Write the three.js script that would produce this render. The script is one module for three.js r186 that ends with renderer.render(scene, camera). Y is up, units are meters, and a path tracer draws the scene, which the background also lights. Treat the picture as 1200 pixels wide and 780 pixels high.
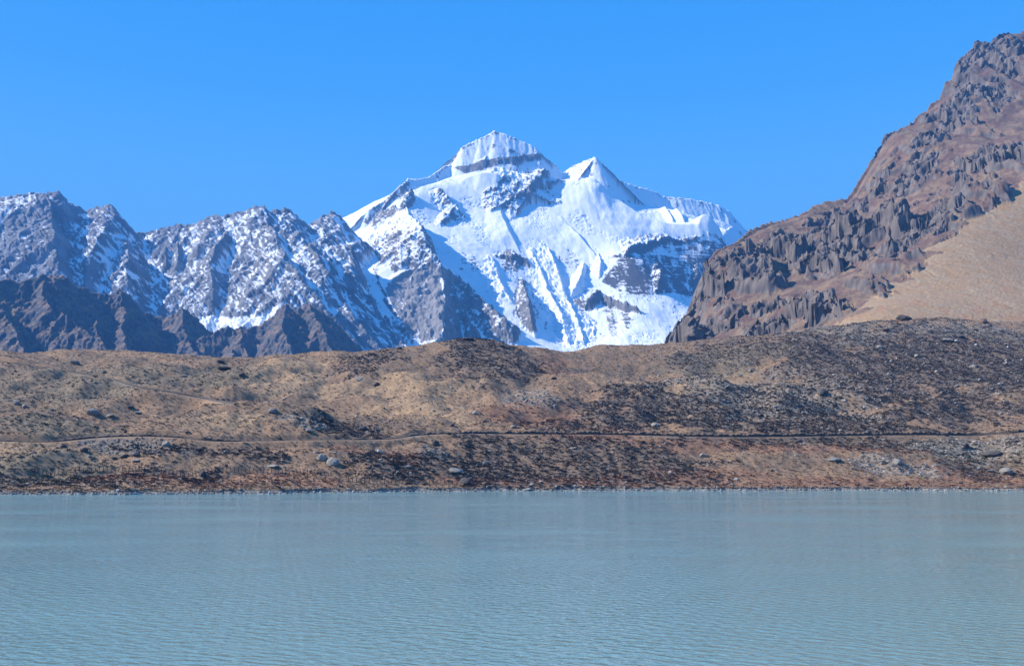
import * as THREE from 'three';
import { createNoise2D, createNoise3D } from 'simplex-noise';

// ---------------------------------------------------------------- camera, sky, sun, exposure
const FOCAL = 1100, HORIZON = 555, EYE = 5;                       // photograph pixels (1200 x 780), metres
const PITCH = Math.atan((HORIZON - 390) / FOCAL);
const scene = new THREE.Scene();
const camera = new THREE.PerspectiveCamera(2 * Math.atan(390 / FOCAL) * 180 / Math.PI, 1024 / 665, 0.5, 30000);
camera.position.set(0, EYE, 0);
camera.rotation.set(PITCH, 0, 0);
scene.add(camera);

const renderer = new THREE.WebGLRenderer({ antialias: true });
renderer.setSize(1024, 665);
renderer.toneMapping = THREE.LinearToneMapping;
renderer.toneMappingExposure = 1.72;
renderer.shadowMap.enabled = true;

// a clear high-altitude sky: paler low down, deeper towards the zenith, a little brighter round the sun
const SUN = new THREE.Vector3(-0.79, 0.635, -0.06).normalize();
{
  const W = 512, H = 256, data = new Float32Array(W * H * 4);
  const stops = [[-90, .16, .46, .93], [0, .20, .52, 1.0], [9, .17, .51, 1.02], [18, .098, .445, 1.01], [23, .050, .372, .97], [28, .033, .325, .92], [45, .026, .26, .80], [90, .022, .21, .66]];
  for (let j = 0; j < H; j++) {
    const el = (j + .5) / H * 180 - 90, er = el * Math.PI / 180;
    let k = 0; while (k < stops.length - 2 && stops[k + 1][0] < el) k++;
    const a = stops[k], b = stops[k + 1], t = Math.min(1, Math.max(0, (el - a[0]) / (b[0] - a[0])));
    for (let i = 0; i < W; i++) {
      const az = ((i + .5) / W - .5) * 2 * Math.PI;
      const d = Math.cos(er) * Math.cos(az) * SUN.x + Math.sin(er) * SUN.y + Math.cos(er) * Math.sin(az) * SUN.z;
      const g = .06 * Math.pow(Math.max(0, d), 8);
      const o = (j * W + i) * 4;
      data[o] = (a[1] + (b[1] - a[1]) * t) / 1.56 + g; data[o + 1] = (a[2] + (b[2] - a[2]) * t) / 1.56 + g; data[o + 2] = (a[3] + (b[3] - a[3]) * t) / 1.56 + g * .8; data[o + 3] = 1;
    }
  }
  const sky = new THREE.DataTexture(data, W, H, THREE.RGBAFormat, THREE.FloatType);
  sky.mapping = THREE.EquirectangularReflectionMapping; sky.magFilter = THREE.LinearFilter; sky.minFilter = THREE.LinearFilter;
  sky.colorSpace = THREE.LinearSRGBColorSpace; sky.needsUpdate = true;
  scene.background = sky; scene.environment = sky;
}
const sun = new THREE.DirectionalLight(new THREE.Color().setRGB(1, .94, .855), 5);
sun.position.copy(SUN).multiplyScalar(6000).add(new THREE.Vector3(0, 0, -2400));
sun.target.position.set(0, 0, -2400);
sun.castShadow = true; sun.shadow.mapSize.set(4096, 4096);
Object.assign(sun.shadow.camera, { left: -3000, right: 3000, top: 3000, bottom: -3000, near: 100, far: 14000 });
scene.add(sun, sun.target);
scene.fog = new THREE.FogExp2(new THREE.Color().setRGB(.14, .42, 1.0), 0.00010);

// ---------------------------------------------------------------- helpers
function mulberry(a) { return () => { a |= 0; a = a + 0x6D2B79F5 | 0; let t = Math.imul(a ^ a >>> 15, 1 | a); t = t + Math.imul(t ^ t >>> 7, 61 | t) ^ t; return ((t ^ t >>> 14) >>> 0) / 4294967296; }; }
const n2 = createNoise2D(mulberry(11)), n3 = createNoise3D(mulberry(23));
const clamp = (v, a = 0, b = 1) => v < a ? a : v > b ? b : v;
const lerp = (a, b, t) => a + (b - a) * t;
const smooth = (a, b, v) => { const t = clamp((v - a) / (b - a)); return t * t * (3 - 2 * t); };
const mix3 = (a, b, t) => [lerp(a[0], b[0], t), lerp(a[1], b[1], t), lerp(a[2], b[2], t)];
function fbm(x, y, o) { let s = 0, a = .5; for (let i = 0; i < o; i++) { s += a * n2(x, y); x = x * 2.03 + 17.3; y = y * 2.03 - 9.1; a *= .5; } return s; }
function ridged(x, y, o) { let s = 0, a = .5; for (let i = 0; i < o; i++) { s += a * (1 - Math.abs(n2(x, y)) * 2); x = x * 2.07 + 31.7; y = y * 2.07 + 5.3; a *= .5; } return s; }
// broken rock: cells of different height, each with its own tilted face
const hash = (i, j, k) => { let h = Math.imul(i, 374761393) ^ Math.imul(j, 668265263) ^ Math.imul(k, 2147483647 - 95); h = Math.imul(h ^ h >>> 13, 1274126177); h ^= h >>> 16; return (h >>> 0) / 4294967296; };
function blocks(x, y, k = 0) {
  const i0 = Math.floor(x), j0 = Math.floor(y); let b1 = 9, b2 = 9, i1 = 0, j1 = 0, i2 = 0, j2 = 0, x1 = 0, y1 = 0, x2 = 0, y2 = 0;
  for (let j = j0 - 1; j <= j0 + 1; j++) for (let i = i0 - 1; i <= i0 + 1; i++) {
    const cx = i + hash(i, j, k), cy = j + hash(i, j, k + 1), d = (x - cx) * (x - cx) + (y - cy) * (y - cy);
    if (d < b1) { b2 = b1; i2 = i1; j2 = j1; x2 = x1; y2 = y1; b1 = d; i1 = i; j1 = j; x1 = cx; y1 = cy; } else if (d < b2) { b2 = d; i2 = i; j2 = j; x2 = cx; y2 = cy; }
  }
  const face = (i, j, cx, cy) => (hash(i, j, k + 2) - .5) * .9 + (x - cx) * (hash(i, j, k + 3) - .5) * 1.5 + (y - cy) * (hash(i, j, k + 4) - .5) * 1.5;
  const v = face(i1, j1, x1, y1), w = (Math.sqrt(b2) - Math.sqrt(b1)) / .22;
  return w >= 1 ? v : lerp((v + face(i2, j2, x2, y2)) / 2, v, w);
}
const hash3 = (i, j, l, k) => { let h = Math.imul(i, 374761393) ^ Math.imul(j, 668265263) ^ Math.imul(l, 1440662683) ^ Math.imul(k, 2147483552); h = Math.imul(h ^ h >>> 13, 1274126177); h ^= h >>> 16; return (h >>> 0) / 4294967296; };
function blocks3(x, y, z, k = 0) {                                  // the same in space: facets of broken rock
  const i0 = Math.floor(x), j0 = Math.floor(y), l0 = Math.floor(z); let b1 = 9, b2 = 9, s1 = [0, 0, 0], s2 = s1, c1 = s1, c2 = s1;
  for (let l = l0 - 1; l <= l0 + 1; l++) for (let j = j0 - 1; j <= j0 + 1; j++) for (let i = i0 - 1; i <= i0 + 1; i++) {
    const h = hash3(i, j, l, k), cx = i + h, cy = j + (h * 61.7) % 1, cz = l + (h * 917.3) % 1, d = (x - cx) * (x - cx) + (y - cy) * (y - cy) + (z - cz) * (z - cz);
    if (d < b1) { b2 = b1; s2 = s1; c2 = c1; b1 = d; s1 = [i, j, l]; c1 = [cx, cy, cz]; } else if (d < b2) { b2 = d; s2 = [i, j, l]; c2 = [cx, cy, cz]; }
  }
  const face = (s, c) => { const h = hash3(s[0], s[1], s[2], k + 5); return h - .5 + (x - c[0]) * ((h * 37.1) % 1 - .5) * 1.3 + (y - c[1]) * ((h * 211.9) % 1 - .5) * 1.3 + (z - c[2]) * ((h * 533.7) % 1 - .5) * 1.3; };
  const v = face(s1, c1), w = (Math.sqrt(b2) - Math.sqrt(b1)) / .16;
  return w >= 1 ? v : lerp((v + face(s2, c2)) / 2, v, w);
}
const crack = (x, y, z, sharp = 5) => -Math.pow(1 - Math.abs(n3(x, y, z)), sharp);   // a net of clefts
// a pixel gives a direction; the distance D (metres straight ahead) comes from the thing that it lies on
const cT = Math.cos(PITCH), sT = Math.sin(PITCH);
function ray(px, py) { const xc = (px - 600) / FOCAL, yc = (390 - py) / FOCAL, f = cT - yc * sT; return [xc / f, (yc * cT + sT) / f]; }
const at = (px, py, D) => { const [X, Y] = ray(px, py); return [X * D, EYE + Y * D, -D]; };

// a smooth sheet (thin plate) through given points, looked up from a cached grid over the ground
function sheet(points, U0, U1, D0, D1, n = 150, m = 150) {
  const N = points.length, K = N + 3, S = 1 / (D1 - D0), A = [];
  const phi = (q) => q > 1e-12 ? q * Math.log(q) : 0;
  for (let i = 0; i < K; i++) { A.push(new Float64Array(K + 1)); }
  for (let i = 0; i < N; i++) {
    for (let j = 0; j < N; j++) { const dx = (points[i][0] - points[j][0]) * S, dz = (points[i][2] - points[j][2]) * S; A[i][j] = phi(dx * dx + dz * dz); }
    A[i][i] += 1e-4;
    A[i][N] = A[N][i] = 1; A[i][N + 1] = A[N + 1][i] = points[i][0] * S; A[i][N + 2] = A[N + 2][i] = points[i][2] * S; A[i][K] = points[i][1];
  }
  for (let c = 0; c < K; c++) {
    let p = c; for (let r = c + 1; r < K; r++) if (Math.abs(A[r][c]) > Math.abs(A[p][c])) p = r;
    [A[c], A[p]] = [A[p], A[c]];
    for (let r = 0; r < K; r++) if (r !== c) { const f = A[r][c] / A[c][c]; if (f) for (let k = c; k <= K; k++) A[r][k] -= f * A[c][k]; }
  }
  const w = A.map((r, i) => r[K] / r[i]);
  const exact = (x, z) => { let s = w[N] + w[N + 1] * x * S + w[N + 2] * z * S; for (let i = 0; i < N; i++) { const dx = (x - points[i][0]) * S, dz = (z - points[i][2]) * S; s += w[i] * phi(dx * dx + dz * dz); } return s; };
  const grid = new Float32Array((n + 1) * (m + 1));
  for (let j = 0; j <= m; j++) for (let i = 0; i <= n; i++) { const D = lerp(D0, D1, j / m); grid[j * (n + 1) + i] = exact(lerp(U0, U1, i / n) * D, -D); }
  return (x, z) => {
    const D = -z, fu = clamp((x / D - U0) / (U1 - U0) * n, 0, n - 1e-3), fd = clamp((D - D0) / (D1 - D0) * m, 0, m - 1e-3), i = fu | 0, j = fd | 0, a = fu - i, b = fd - j, o = j * (n + 1) + i;
    return (grid[o] * (1 - a) + grid[o + 1] * a) * (1 - b) + (grid[o + n + 1] * (1 - a) + grid[o + n + 2] * a) * b;
  };
}
// where the line of sight through a pixel first meets a surface raised by `off`
function meet(surface, px, py, off, D0, D1) {
  const [X, Y] = ray(px, py), step = (D1 - D0) / 300;
  const f = (D) => EYE + Y * D - surface(X * D, -D) - off;
  let p = D0;
  for (let D = D0 + step; D <= D1; D += step) { if (f(D) <= 0) { let a = p, b = D; for (let k = 0; k < 18; k++) { const c = (a + b) / 2; if (f(c) > 0) a = c; else b = c; } return [X * b, EYE + Y * b, -b]; } p = D; }
  return null;
}
// a ridge line in the world: crest points, how steeply it falls on its two sides ([seen left or front, right or back])
function ridge(points, slopes, { jag = 0, rib = 0, pitch = 60, tag = 1, fall = 1, seed = 0, reach = 1e9, on = null, nearest = false } = {}) {
  const segs = []; let s = 0, top = -1e9;
  if (on) points = points.map((p) => [p[0], p[1] - on(p[0], p[2]), p[2]]);       // height above the sheet that it stands on
  for (let i = 0; i + 1 < points.length; i++) {
    const a = points[i], b = points[i + 1], dx = b[0] - a[0], dz = b[2] - a[2], len = Math.hypot(dx, dz) || 1e-3;
    segs.push({ ax: a[0], az: a[2], ah: a[1], bh: b[1], dx, dz, len, i2: 1 / (len * len), s }); s += len; top = Math.max(top, a[1], b[1]);
  }
  const r = { segs, slopes, jag, rib, pitch, tag, fall, seed, reach, on, nearest, top, low: Math.min(...slopes) };
  return r;
}
let nearD = 0;                                                    // distance to the crest last looked at
function ridgeHeight(r, x, z, floor) {
  let best = -1e9, closest = 1e18; const under = r.on ? r.on(x, z) : 0; floor -= under;
  for (const g of r.segs) {
    const rx = x - g.ax, rz = z - g.az; let t = (rx * g.dx + rz * g.dz) * g.i2; t = t < 0 ? 0 : t > 1 ? 1 : t;
    const ex = rx - t * g.dx, ez = rz - t * g.dz, d2 = ex * ex + ez * ez, hr = g.ah + (g.bh - g.ah) * t;
    if (r.nearest) { if (d2 > closest) continue; closest = d2; best = -1e9; }
    const lim = hr + r.jag * 1.2 - floor; if (lim < 0 || d2 * r.low * r.low > lim * lim) continue;
    const d = Math.sqrt(d2), side = g.dz * rx - g.dx * rz, sl = side < 0 ? r.slopes[0] : r.slopes[1], sp = g.s + t * g.len;
    let h = hr - sl * (r.fall === 1 ? d : Math.pow(d / 40, r.fall) * 40);
    if (d > r.reach) h -= (d - r.reach) * 2.5;
    if (r.jag) h += r.jag * (ridged(sp / (r.jag * 5) + r.seed, r.seed * 7.7 + .3, 3)) * Math.exp(-d / (r.jag * 4));
    if (r.rib) h -= r.rib * smooth(0, r.pitch * 1.5, d) * (.5 + ridged(sp / r.pitch + r.seed * 3.1 + n2(d / 150, r.seed) * .4, d / (r.pitch * 9) + (side < 0 ? 0 : 40), 3));
    if (h > best) { best = h; nearD = d; }
  }
  return best + under;
}
// a terrain sheet: rows of constant distance, columns of constant bearing; heights from `height`, colours from `colour`
function terrain({ name, px0, px1, cols, rows, height, colour, rough, adapt, material, label }) {
  const U0 = (px0 - 600) / FOCAL / cT, U1 = (px1 - 600) / FOCAL / cT, n = cols, m = rows.length, V = n * m;
  const pos = new Float32Array(V * 3), col = new Float32Array(V * 3), H = new Float32Array(V), T = new Float32Array(V);
  const info = { tag: 0 };
  // rows lie closer together where the ground is steep and open to view
  let rowsOf = null;
  if (adapt) {
    const K = 160, C = Math.ceil(n / 4) + 1, dens = [], D0 = rows[0], D1 = rows[m - 1];
    for (let c = 0; c < C; c++) {
      const u = lerp(U0, U1, c / (C - 1)), w = new Float32Array(K); let top = -1, ph = height(u * D0, -D0, {});
      for (let k = 0; k < K; k++) { const D = lerp(D0, D1, (k + 1) / K), h = height(u * D, -D, {}), e = h / D; w[k] = Math.hypot((D1 - D0) / K * .8, (h - ph) * 1.4) * (e > top - .004 ? 1 : .3); ph = h; if (e > top) top = e; }
      dens.push(w);
    }
    rowsOf = [];
    for (let c = 0; c < C; c++) {
      const w = new Float64Array(K);
      for (let e = -7; e <= 7; e++) { const q = dens[clamp(c + e, 0, C - 1)]; for (let k = 0; k < K; k++) w[k] += (q[Math.max(0, k - 1)] + q[k] + q[Math.min(K - 1, k + 1)]) * (8 - Math.abs(e)); }
      let sum = 0; const cum = [0]; for (let k = 0; k < K; k++) { sum += w[k]; cum.push(sum); }
      const out = new Float32Array(m); let k = 0;
      for (let j = 0; j < m; j++) { const t = sum * j / (m - 1); while (k < K - 1 && cum[k + 1] < t) k++; out[j] = lerp(D0, D1, (k + clamp((t - cum[k]) / (cum[k + 1] - cum[k]))) / K); }
      rowsOf.push(out);
    }
  }
  for (let j = 0; j < m; j++) for (let i = 0; i < n; i++) {
    let D = rows[j];
    if (rowsOf) { const c = i / (n - 1) * (rowsOf.length - 1), c0 = Math.min(rowsOf.length - 2, Math.floor(c)); D = lerp(rowsOf[c0][j], rowsOf[c0 + 1][j], c - c0); }
    const o = j * n + i, x = lerp(U0, U1, i / (n - 1)) * D;
    info.tag = 0;
    const h = height(x, -D, info); H[o] = h; T[o] = info.tag;
    pos[o * 3] = x; pos[o * 3 + 1] = h; pos[o * 3 + 2] = -D;
  }
  const idx = new Uint32Array((n - 1) * (m - 1) * 6); let q = 0;
  for (let j = 0; j + 1 < m; j++) for (let i = 0; i + 1 < n; i++) { const a = j * n + i, b = a + 1, c = a + n, d = c + 1; idx[q++] = a; idx[q++] = b; idx[q++] = c; idx[q++] = b; idx[q++] = d; idx[q++] = c; }
  const g = new THREE.BufferGeometry();
  g.setAttribute('position', new THREE.BufferAttribute(pos, 3)); g.setIndex(new THREE.BufferAttribute(idx, 1)); g.computeVertexNormals();
  const N = g.attributes.normal.array, k = 3;
  if (rough) {                                                      // small overhangs and nicks, along the face
    for (let o = 0; o < V; o++) { const a = o * 3, e = rough(pos[a], pos[a + 1], pos[a + 2], T[o]); if (e) { pos[a] += N[a] * e; pos[a + 1] += N[a + 1] * e; pos[a + 2] += N[a + 2] * e; } }
    g.computeVertexNormals();
  }
  for (let j = 0; j < m; j++) for (let i = 0; i < n; i++) {
    const o = j * n + i, il = Math.max(0, i - k), ir = Math.min(n - 1, i + k), jf = Math.max(0, j - k), jb = Math.min(m - 1, j + k);
    const hollow = (H[j * n + il] + H[j * n + ir] + H[jf * n + i] + H[jb * n + i]) / 4 - H[o];      // above 0 in gullies
    const kk = 10, jl = Math.max(0, j - kk), jr = Math.min(m - 1, j + kk), l2 = Math.max(0, i - kk), r2 = Math.min(n - 1, i + kk), gully = (H[j * n + l2] + H[j * n + r2] + H[jl * n + i] + H[jr * n + i]) / 4 - H[o];
    const c = colour({ gully, x: pos[o * 3], y: H[o], z: pos[o * 3 + 2], nx: N[o * 3], ny: N[o * 3 + 1], nz: N[o * 3 + 2], hollow, tag: T[o] });
    col[o * 3] = c[0]; col[o * 3 + 1] = c[1]; col[o * 3 + 2] = c[2];
  }
  g.setAttribute('color', new THREE.BufferAttribute(col, 3));
  const o = new THREE.Mesh(g, material || GROUND); o.name = name; o.castShadow = o.receiveShadow = true;
  o.userData = { kind: 'structure', ...(label || {}) };
  scene.add(o);
  return o;
}
const span = (a, b, n) => Array.from({ length: n }, (_, i) => lerp(a, b, i / (n - 1)));
const GROUND = new THREE.MeshStandardMaterial({ vertexColors: true, roughness: 1, side: THREE.DoubleSide });
function inside(poly, x, y) { let c = false; for (let i = 0, j = poly.length - 1; i < poly.length; j = i++) { const [xi, yi] = poly[i], [xj, yj] = poly[j]; if ((yi > y) !== (yj > y) && x < (xj - xi) * (y - yi) / (yj - yi) + xi) c = !c; } return c; }
// outline of a patch of matter on a mountain face, in metres across and up
const patch = (surface, D0, D1, pts) => pts.map(([px, py]) => { const p = meet(surface, px, py, 0, D0, D1); return p ? [p[0], p[1]] : null; }).filter(Boolean);
// ---------------------------------------------------------------- main snow mountain
const P = (list) => list.map(([a, b, d]) => at(a, b, d));
const SNOW = [.86, .87, .89], ROCK_GREY = [.215, .205, .205], ROCK_DARK = [.11, .105, .105];
{
  const U0 = -.24, U1 = .4;
  const base = sheet([...P([
    [430, 262, 3690], [470, 240, 3750], [500, 226, 3850], [533, 207, 4030], [560, 207, 4000], [585, 205, 4020], [600, 235, 3950], [560, 237, 3890], [520, 247, 3800], [640, 222, 4040], [660, 228, 4010], [698, 212, 4070], [720, 238, 4030],
    [560, 262, 3740], [620, 262, 3800], [680, 262, 3850], [730, 264, 3890], [780, 272, 3930], [845, 280, 3980], [745, 240, 4110], [800, 250, 4210], [850, 262, 4300],
    [580, 290, 3580], [640, 297, 3630], [700, 297, 3670], [735, 292, 3690], [745, 305, 3590], [800, 305, 3840], [850, 315, 4000], [745, 340, 3430], [800, 345, 3640], [850, 350, 3800],
    [530, 300, 3400], [560, 306, 3420], [540, 330, 3250], [560, 350, 3190], [600, 350, 3200], [540, 370, 3050], [580, 386, 3010], [606, 368, 3110], [530, 402, 2850], [600, 406, 2900],
    [640, 345, 3380], [700, 345, 3420], [625, 390, 3040], [660, 393, 3110], [700, 388, 3150], [755, 371, 3230], [790, 380, 3250], [650, 408, 2980], [720, 408, 3000], [790, 406, 3050], [850, 382, 3300],
    [560, 432, 2800], [650, 432, 2820], [750, 432, 2850], [850, 432, 2900], [950, 432, 2950], [440, 300, 3350], [480, 303, 3220], [440, 350, 3000], [465, 362, 2960], [460, 402, 2780], [420, 402, 2750],
  ]), ...[380, 500, 620, 740, 860, 960].map((px) => [ray(px, 300)[0] * 4800, 650, -4800])], U0, U1, 2600, 4900);
  const A = (list) => list.map(([a, b, off]) => meet(base, a, b, off, 2650, 4700)).filter(Boolean);
  const skyline = ridge(P([[405, 300, 3600], [424, 258, 3700], [432, 245, 3720], [449, 236, 3780], [469, 217, 3850], [478, 209, 3900], [488, 209.5, 3920], [502, 207, 3980], [512, 201, 4020], [520, 195, 4060], [533, 190, 4120], [536, 183, 4130], [543, 171, 4140],
    [563, 161.5, 4170], [580, 153, 4200], [594, 158, 4200], [615, 167, 4200], [627, 171, 4200], [632, 179, 4200], [641, 185, 4210], [652, 193, 4220], [660, 203, 4240], [673, 193, 4190], [688, 187.5, 4170], [698, 184, 4160], [703, 192, 4180], [710, 194, 4190], [714, 203, 4200],
    [721, 210, 4230], [740, 216, 4260], [762, 222, 4300], [780, 231, 4320], [797, 231, 4330], [825, 236, 4360], [845, 241, 4380], [856, 248, 4390], [867, 261, 4400], [880, 276, 4420], [930, 330, 4450]]), [1.6, 1.1], { jag: 5, seed: 1, tag: 5 });
  const fold = (list, sl, seed, o = {}) => ridge(A(o.tag === 3 ? list : list.map(([a, b, off]) => [a, b, off * 1.3])), sl, { on: base, seed, jag: 4, ...o });
  const ridges = [skyline,
    ridge(P([[580, 153, 4200], [574, 165, 4178], [572, 178, 4140], [562, 187, 4112]]), [.9, 2], { jag: 2, seed: 2, reach: 70, tag: 5 }),                        // edge of the summit pyramid
    ridge(P([[531, 196, 4095], [548, 195, 4078], [563, 187.5, 4086], [594, 184, 4096], [634, 180.5, 4160]]), [5, .5], { jag: 1.5, seed: 3, tag: 2, reach: 50 }),         // rock band under it
    fold([[652, 194, 20], [640, 200, 45], [625, 214, 55], [610, 224, 50], [595, 232, 20]], [.35, 2.4], 4, { tag: 2 }),                                       // slanting rock band
    fold([[545, 208, 10], [566, 202, 25], [582, 204, 30], [592, 214, 22], [593, 226, 8]], [.4, 1.2], 5, { jag: 0, tag: 6 }),
    fold([[585, 236, 4], [588, 250, 16], [596, 268, 18], [606, 288, 6]], [.25, 1.1], 24, { jag: 1, tag: 6 }),
    fold([[664, 262, 2], [676, 272, 10], [698, 298, 4]], [.12, 1], 25, { jag: 1, tag: 6 }),
    fold([[698, 190, 10], [696, 200, 25], [704, 216, 20], [712, 230, 6]], [.6, .9], 6, { tag: 6 }),
    fold([[709, 218, 10], [725, 233, 22], [745, 247, 26], [780, 261, 30], [820, 263, 32], [850, 270, 25], [885, 282, 20]], [.2, .9], 7, { jag: 1, tag: 6 }),          // snow lip under the fluted wall
    fold([[476, 212, 10], [482, 222, 30], [474, 238, 15]], [1, 1.2], 8, { jag: 7, rib: 8, pitch: 30, tag: 2 }),
    fold([[530, 200, 8], [518, 222, 22], [535, 240, 28], [520, 258, 14]], [.5, 1.5], 9, { jag: 6, tag: 2 }),
    fold([[440, 252, 10], [458, 243, 40], [476, 245, 70], [492, 262, 80], [500, 288, 70], [516, 309, 70], [523, 350, 75], [517, 400, 60]], [.55, 1.6], 10, { jag: 9, rib: 14, pitch: 45 }), // great buttress
    fold([[449, 338, 10], [460, 326, 20], [477, 316, 30], [500, 313, 45], [517, 311, 60]], [1.1, .5], 11, { jag: 1.5, tag: 3 }),                                // top edge of the smooth slab
    fold([[449, 338, 8], [458, 355, 14], [470, 374, 16], [486, 396, 16]], [1.5, .02], 12, { jag: 1, tag: 3, reach: 130 }),
    fold([[536, 322, 10], [556, 343, 35], [592, 374, 40], [614, 393, 10]], [.7, 1.6], 13, { jag: 7, rib: 12, pitch: 30 }),
    fold([[545, 372, 10], [560, 390, 30], [575, 412, 10]], [.9, 1.4], 14, { jag: 7, rib: 10, pitch: 30 }),
    fold([[612, 324, 8], [618, 345, 32], [622, 368, 36], [628, 392, 10]], [1, 1.8], 15, { jag: 8, rib: 14, pitch: 24 }),                                       // buttress beside the ice tongue
    fold([[585, 294, 4], [594, 296, 22], [612, 300, 24], [622, 312, 10]], [2.2, .5], 16, { tag: 2 }),                                                          // dark hollow
    fold([[575, 300, 4], [582, 315, 14], [592, 340, 14], [600, 352, 4]], [.3, 1.2], 26, { jag: 1, tag: 4 }),
    fold([[620, 292, 6], [631, 312, 16], [640, 335, 22], [655, 365, 22], [666, 398, 12]], [.8, .2], 17, { jag: 2, rib: 7, pitch: 14, tag: 4 }),                               // ice tongue
    fold([[644, 292, 8], [652, 312, 22], [664, 345, 22], [684, 396, 12]], [.2, 1.8], 27, { jag: 3, rib: 6, pitch: 14, tag: 4 }),
    fold([[686, 308, 10], [680, 325, 26], [670, 346, 12]], [.7, 2], 19, { tag: 4 }),
    fold([[702, 296, 4], [706, 308, 16], [703, 322, 8]], [.6, 1.8], 28, { jag: 2, tag: 4 }),
    fold([[672, 352, 10], [690, 350, 28], [702, 341, 26], [730, 354, 20], [756, 368, 4]], [1.6, .8], 20, { jag: 8, rib: 16, pitch: 28, tag: 2 }),
    fold([[716, 300, 6], [735, 296, 12], [748, 285, 22], [775, 278, 30], [815, 280, 30], [850, 288, 20]], [2.4, .3], 21, { jag: 7, rib: 14, pitch: 30, tag: 2 }), // top of the cliffs whose shade is put into the rock colour
    fold([[770, 300, 10], [775, 320, 30], [770, 338, 10]], [1, 1.8], 22, { jag: 7, tag: 2 }), fold([[815, 300, 10], [818, 320, 30], [812, 340, 10]], [1, 1.8], 23, { jag: 7, tag: 2 }),
    ...[[727, 212, 14], [745, 219, 12], [752, 222, 8], [776, 229, 18], [790, 232, 22], [806, 233, 12], [822, 237, 8], [836, 240, 12], [846, 243, 10], [856, 250, 16]].map(([px, py, off], k) =>   // ice flutes on the far wall
      fold([[px, py + 3, off * .6], [px + 5, py + 12, off], [px + 12, py + 28, off * .5]], [.6, 2.2], 30 + k, { jag: 1, tag: 6 })),
  ];
  const height = (x, z, info) => {
    const w = fbm(x / 260, z / 260, 3) * 26, X = x + w, Z = z + fbm(x / 190 + 40, z / 190, 3) * 26;
    let h = base(x, z), floor = h, best = h - 2;
    h += fbm(x / 160, z / 160, 3) * 5 + ridged(x / 70 + 4, z / 220, 2) * 1.5;
    const bh = h;
    for (const r of ridges) { const e = r === skyline || r.tag === 3 ? ridgeHeight(r, x, z, floor - 20) : ridgeHeight(r, lerp(x, X, .35), lerp(z, Z, .35), floor - 20); if (e > h) { h = e; info.tag = r.tag; } }
    const bare = clamp((h - bh) / 12), slab = info.tag === 3 ? .16 : 1;
    if (info.tag === 6) h += blocks(X / 40, Z / 60, 5) * 3 + fbm(x / 12, z / 20, 2) * 1.2;
    else if (info.tag === 5) h += blocks(x / 34, z / 60, 5) * 5 + blocks(x / 13, z / 22, 9) * 2.5;
    else if (info.tag !== 4) h += bare * slab * (ridged(x / 60, z / 90 + 8, 3) * 8 + blocks(X / 42, Z / 60, 1) * 15 + blocks(X / 17, Z / 24, 7) * 6) + fbm(x / 9, z / 9, 2) * .4;
    else h += ridged(X / 16, Z / 60, 3) * 3 + blocks(X / 13, Z / 17, 3) * 7;
    info.bare = bare;
    return h;
  };
  const onFace = (pts) => patch((x, z) => height(x, z, {}), 2650, 4700, pts);
  const slab = onFace([[451, 338], [460, 327], [477, 317], [500, 314], [518, 312], [515, 326], [520, 346], [524, 356], [520, 374], [516, 396], [500, 400], [484, 395], [470, 374], [459, 356]]);
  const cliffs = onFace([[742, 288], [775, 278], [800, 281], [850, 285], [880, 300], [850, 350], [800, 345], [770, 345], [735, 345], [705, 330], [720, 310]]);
  const icefields = [onFace([[618, 372], [660, 395], [715, 392], [752, 368], [795, 378], [800, 415], [600, 415]]), onFace([[610, 292], [650, 290], [662, 330], [690, 400], [655, 400], [630, 345], [616, 318]])];
  const bands = [onFace([[530, 196], [548, 194], [563, 187.5], [594, 184], [634, 180.5], [637, 187], [612, 190.5], [585, 193], [565, 199], [545, 203]]), onFace([[650, 192], [657, 200], [640, 213], [620, 229], [598, 234], [595, 229], [615, 221], [632, 207]])];
  const crags = [onFace([[680, 352], [702, 342], [730, 354], [752, 368], [735, 388], [715, 395], [690, 386], [676, 372]]), onFace([[608, 326], [622, 330], [634, 352], [644, 388], [622, 390], [606, 370], [602, 345]]), onFace([[526, 312], [545, 330], [580, 360], [612, 388], [600, 410], [520, 410], [524, 350]]), onFace([[424, 262], [436, 244], [470, 216], [480, 212], [486, 232], [476, 243], [440, 262]]), onFace([[583, 294], [600, 292], [620, 303], [612, 318], [590, 318]])];
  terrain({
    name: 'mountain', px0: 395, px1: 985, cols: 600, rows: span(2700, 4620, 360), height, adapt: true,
    rough: (x, y, z, tag) => tag === 3 ? blocks3(x / 20, y / 20, z / 20, 2) * 1.6 : tag === 1 || tag === 2 ? (blocks3(x / 16, y / 30, z / 22, 4) * 3 + crack(x / 15, y / 40, z / 30) * 4) * (tag === 2 ? 1 : .7) : tag === 4 ? blocks3(x / 12, y / 7, z / 12, 3) * 2.2 : tag === 0 ? crack(x / 80, y / 11, z / 45, 12) * 5 * smooth(-.1, .35, n2(x / 150, z / 150)) : 0,
    label: { label: 'high white snow mountain with pyramid summit and hanging glacier', category: 'mountain' },
    colour: ({ x, y, z, nx, ny, nz, hollow, tag }) => {
      const n = fbm(x / 55, y / 55 + z / 90, 4), f = n3(x / 12, y / 12, z / 12), g = n3(x / 30, y / 22, z / 60);
      let snow = (ny - .60) * 5 + hollow * .10 + n * 1.4 + f * .5 + .35;
      if (y > 900) snow += .9;
      if (tag === 2) snow -= (.62 - ny) * 4;
      if (tag === 4) snow += 4; if (tag === 6) snow += 1.2;
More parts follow.
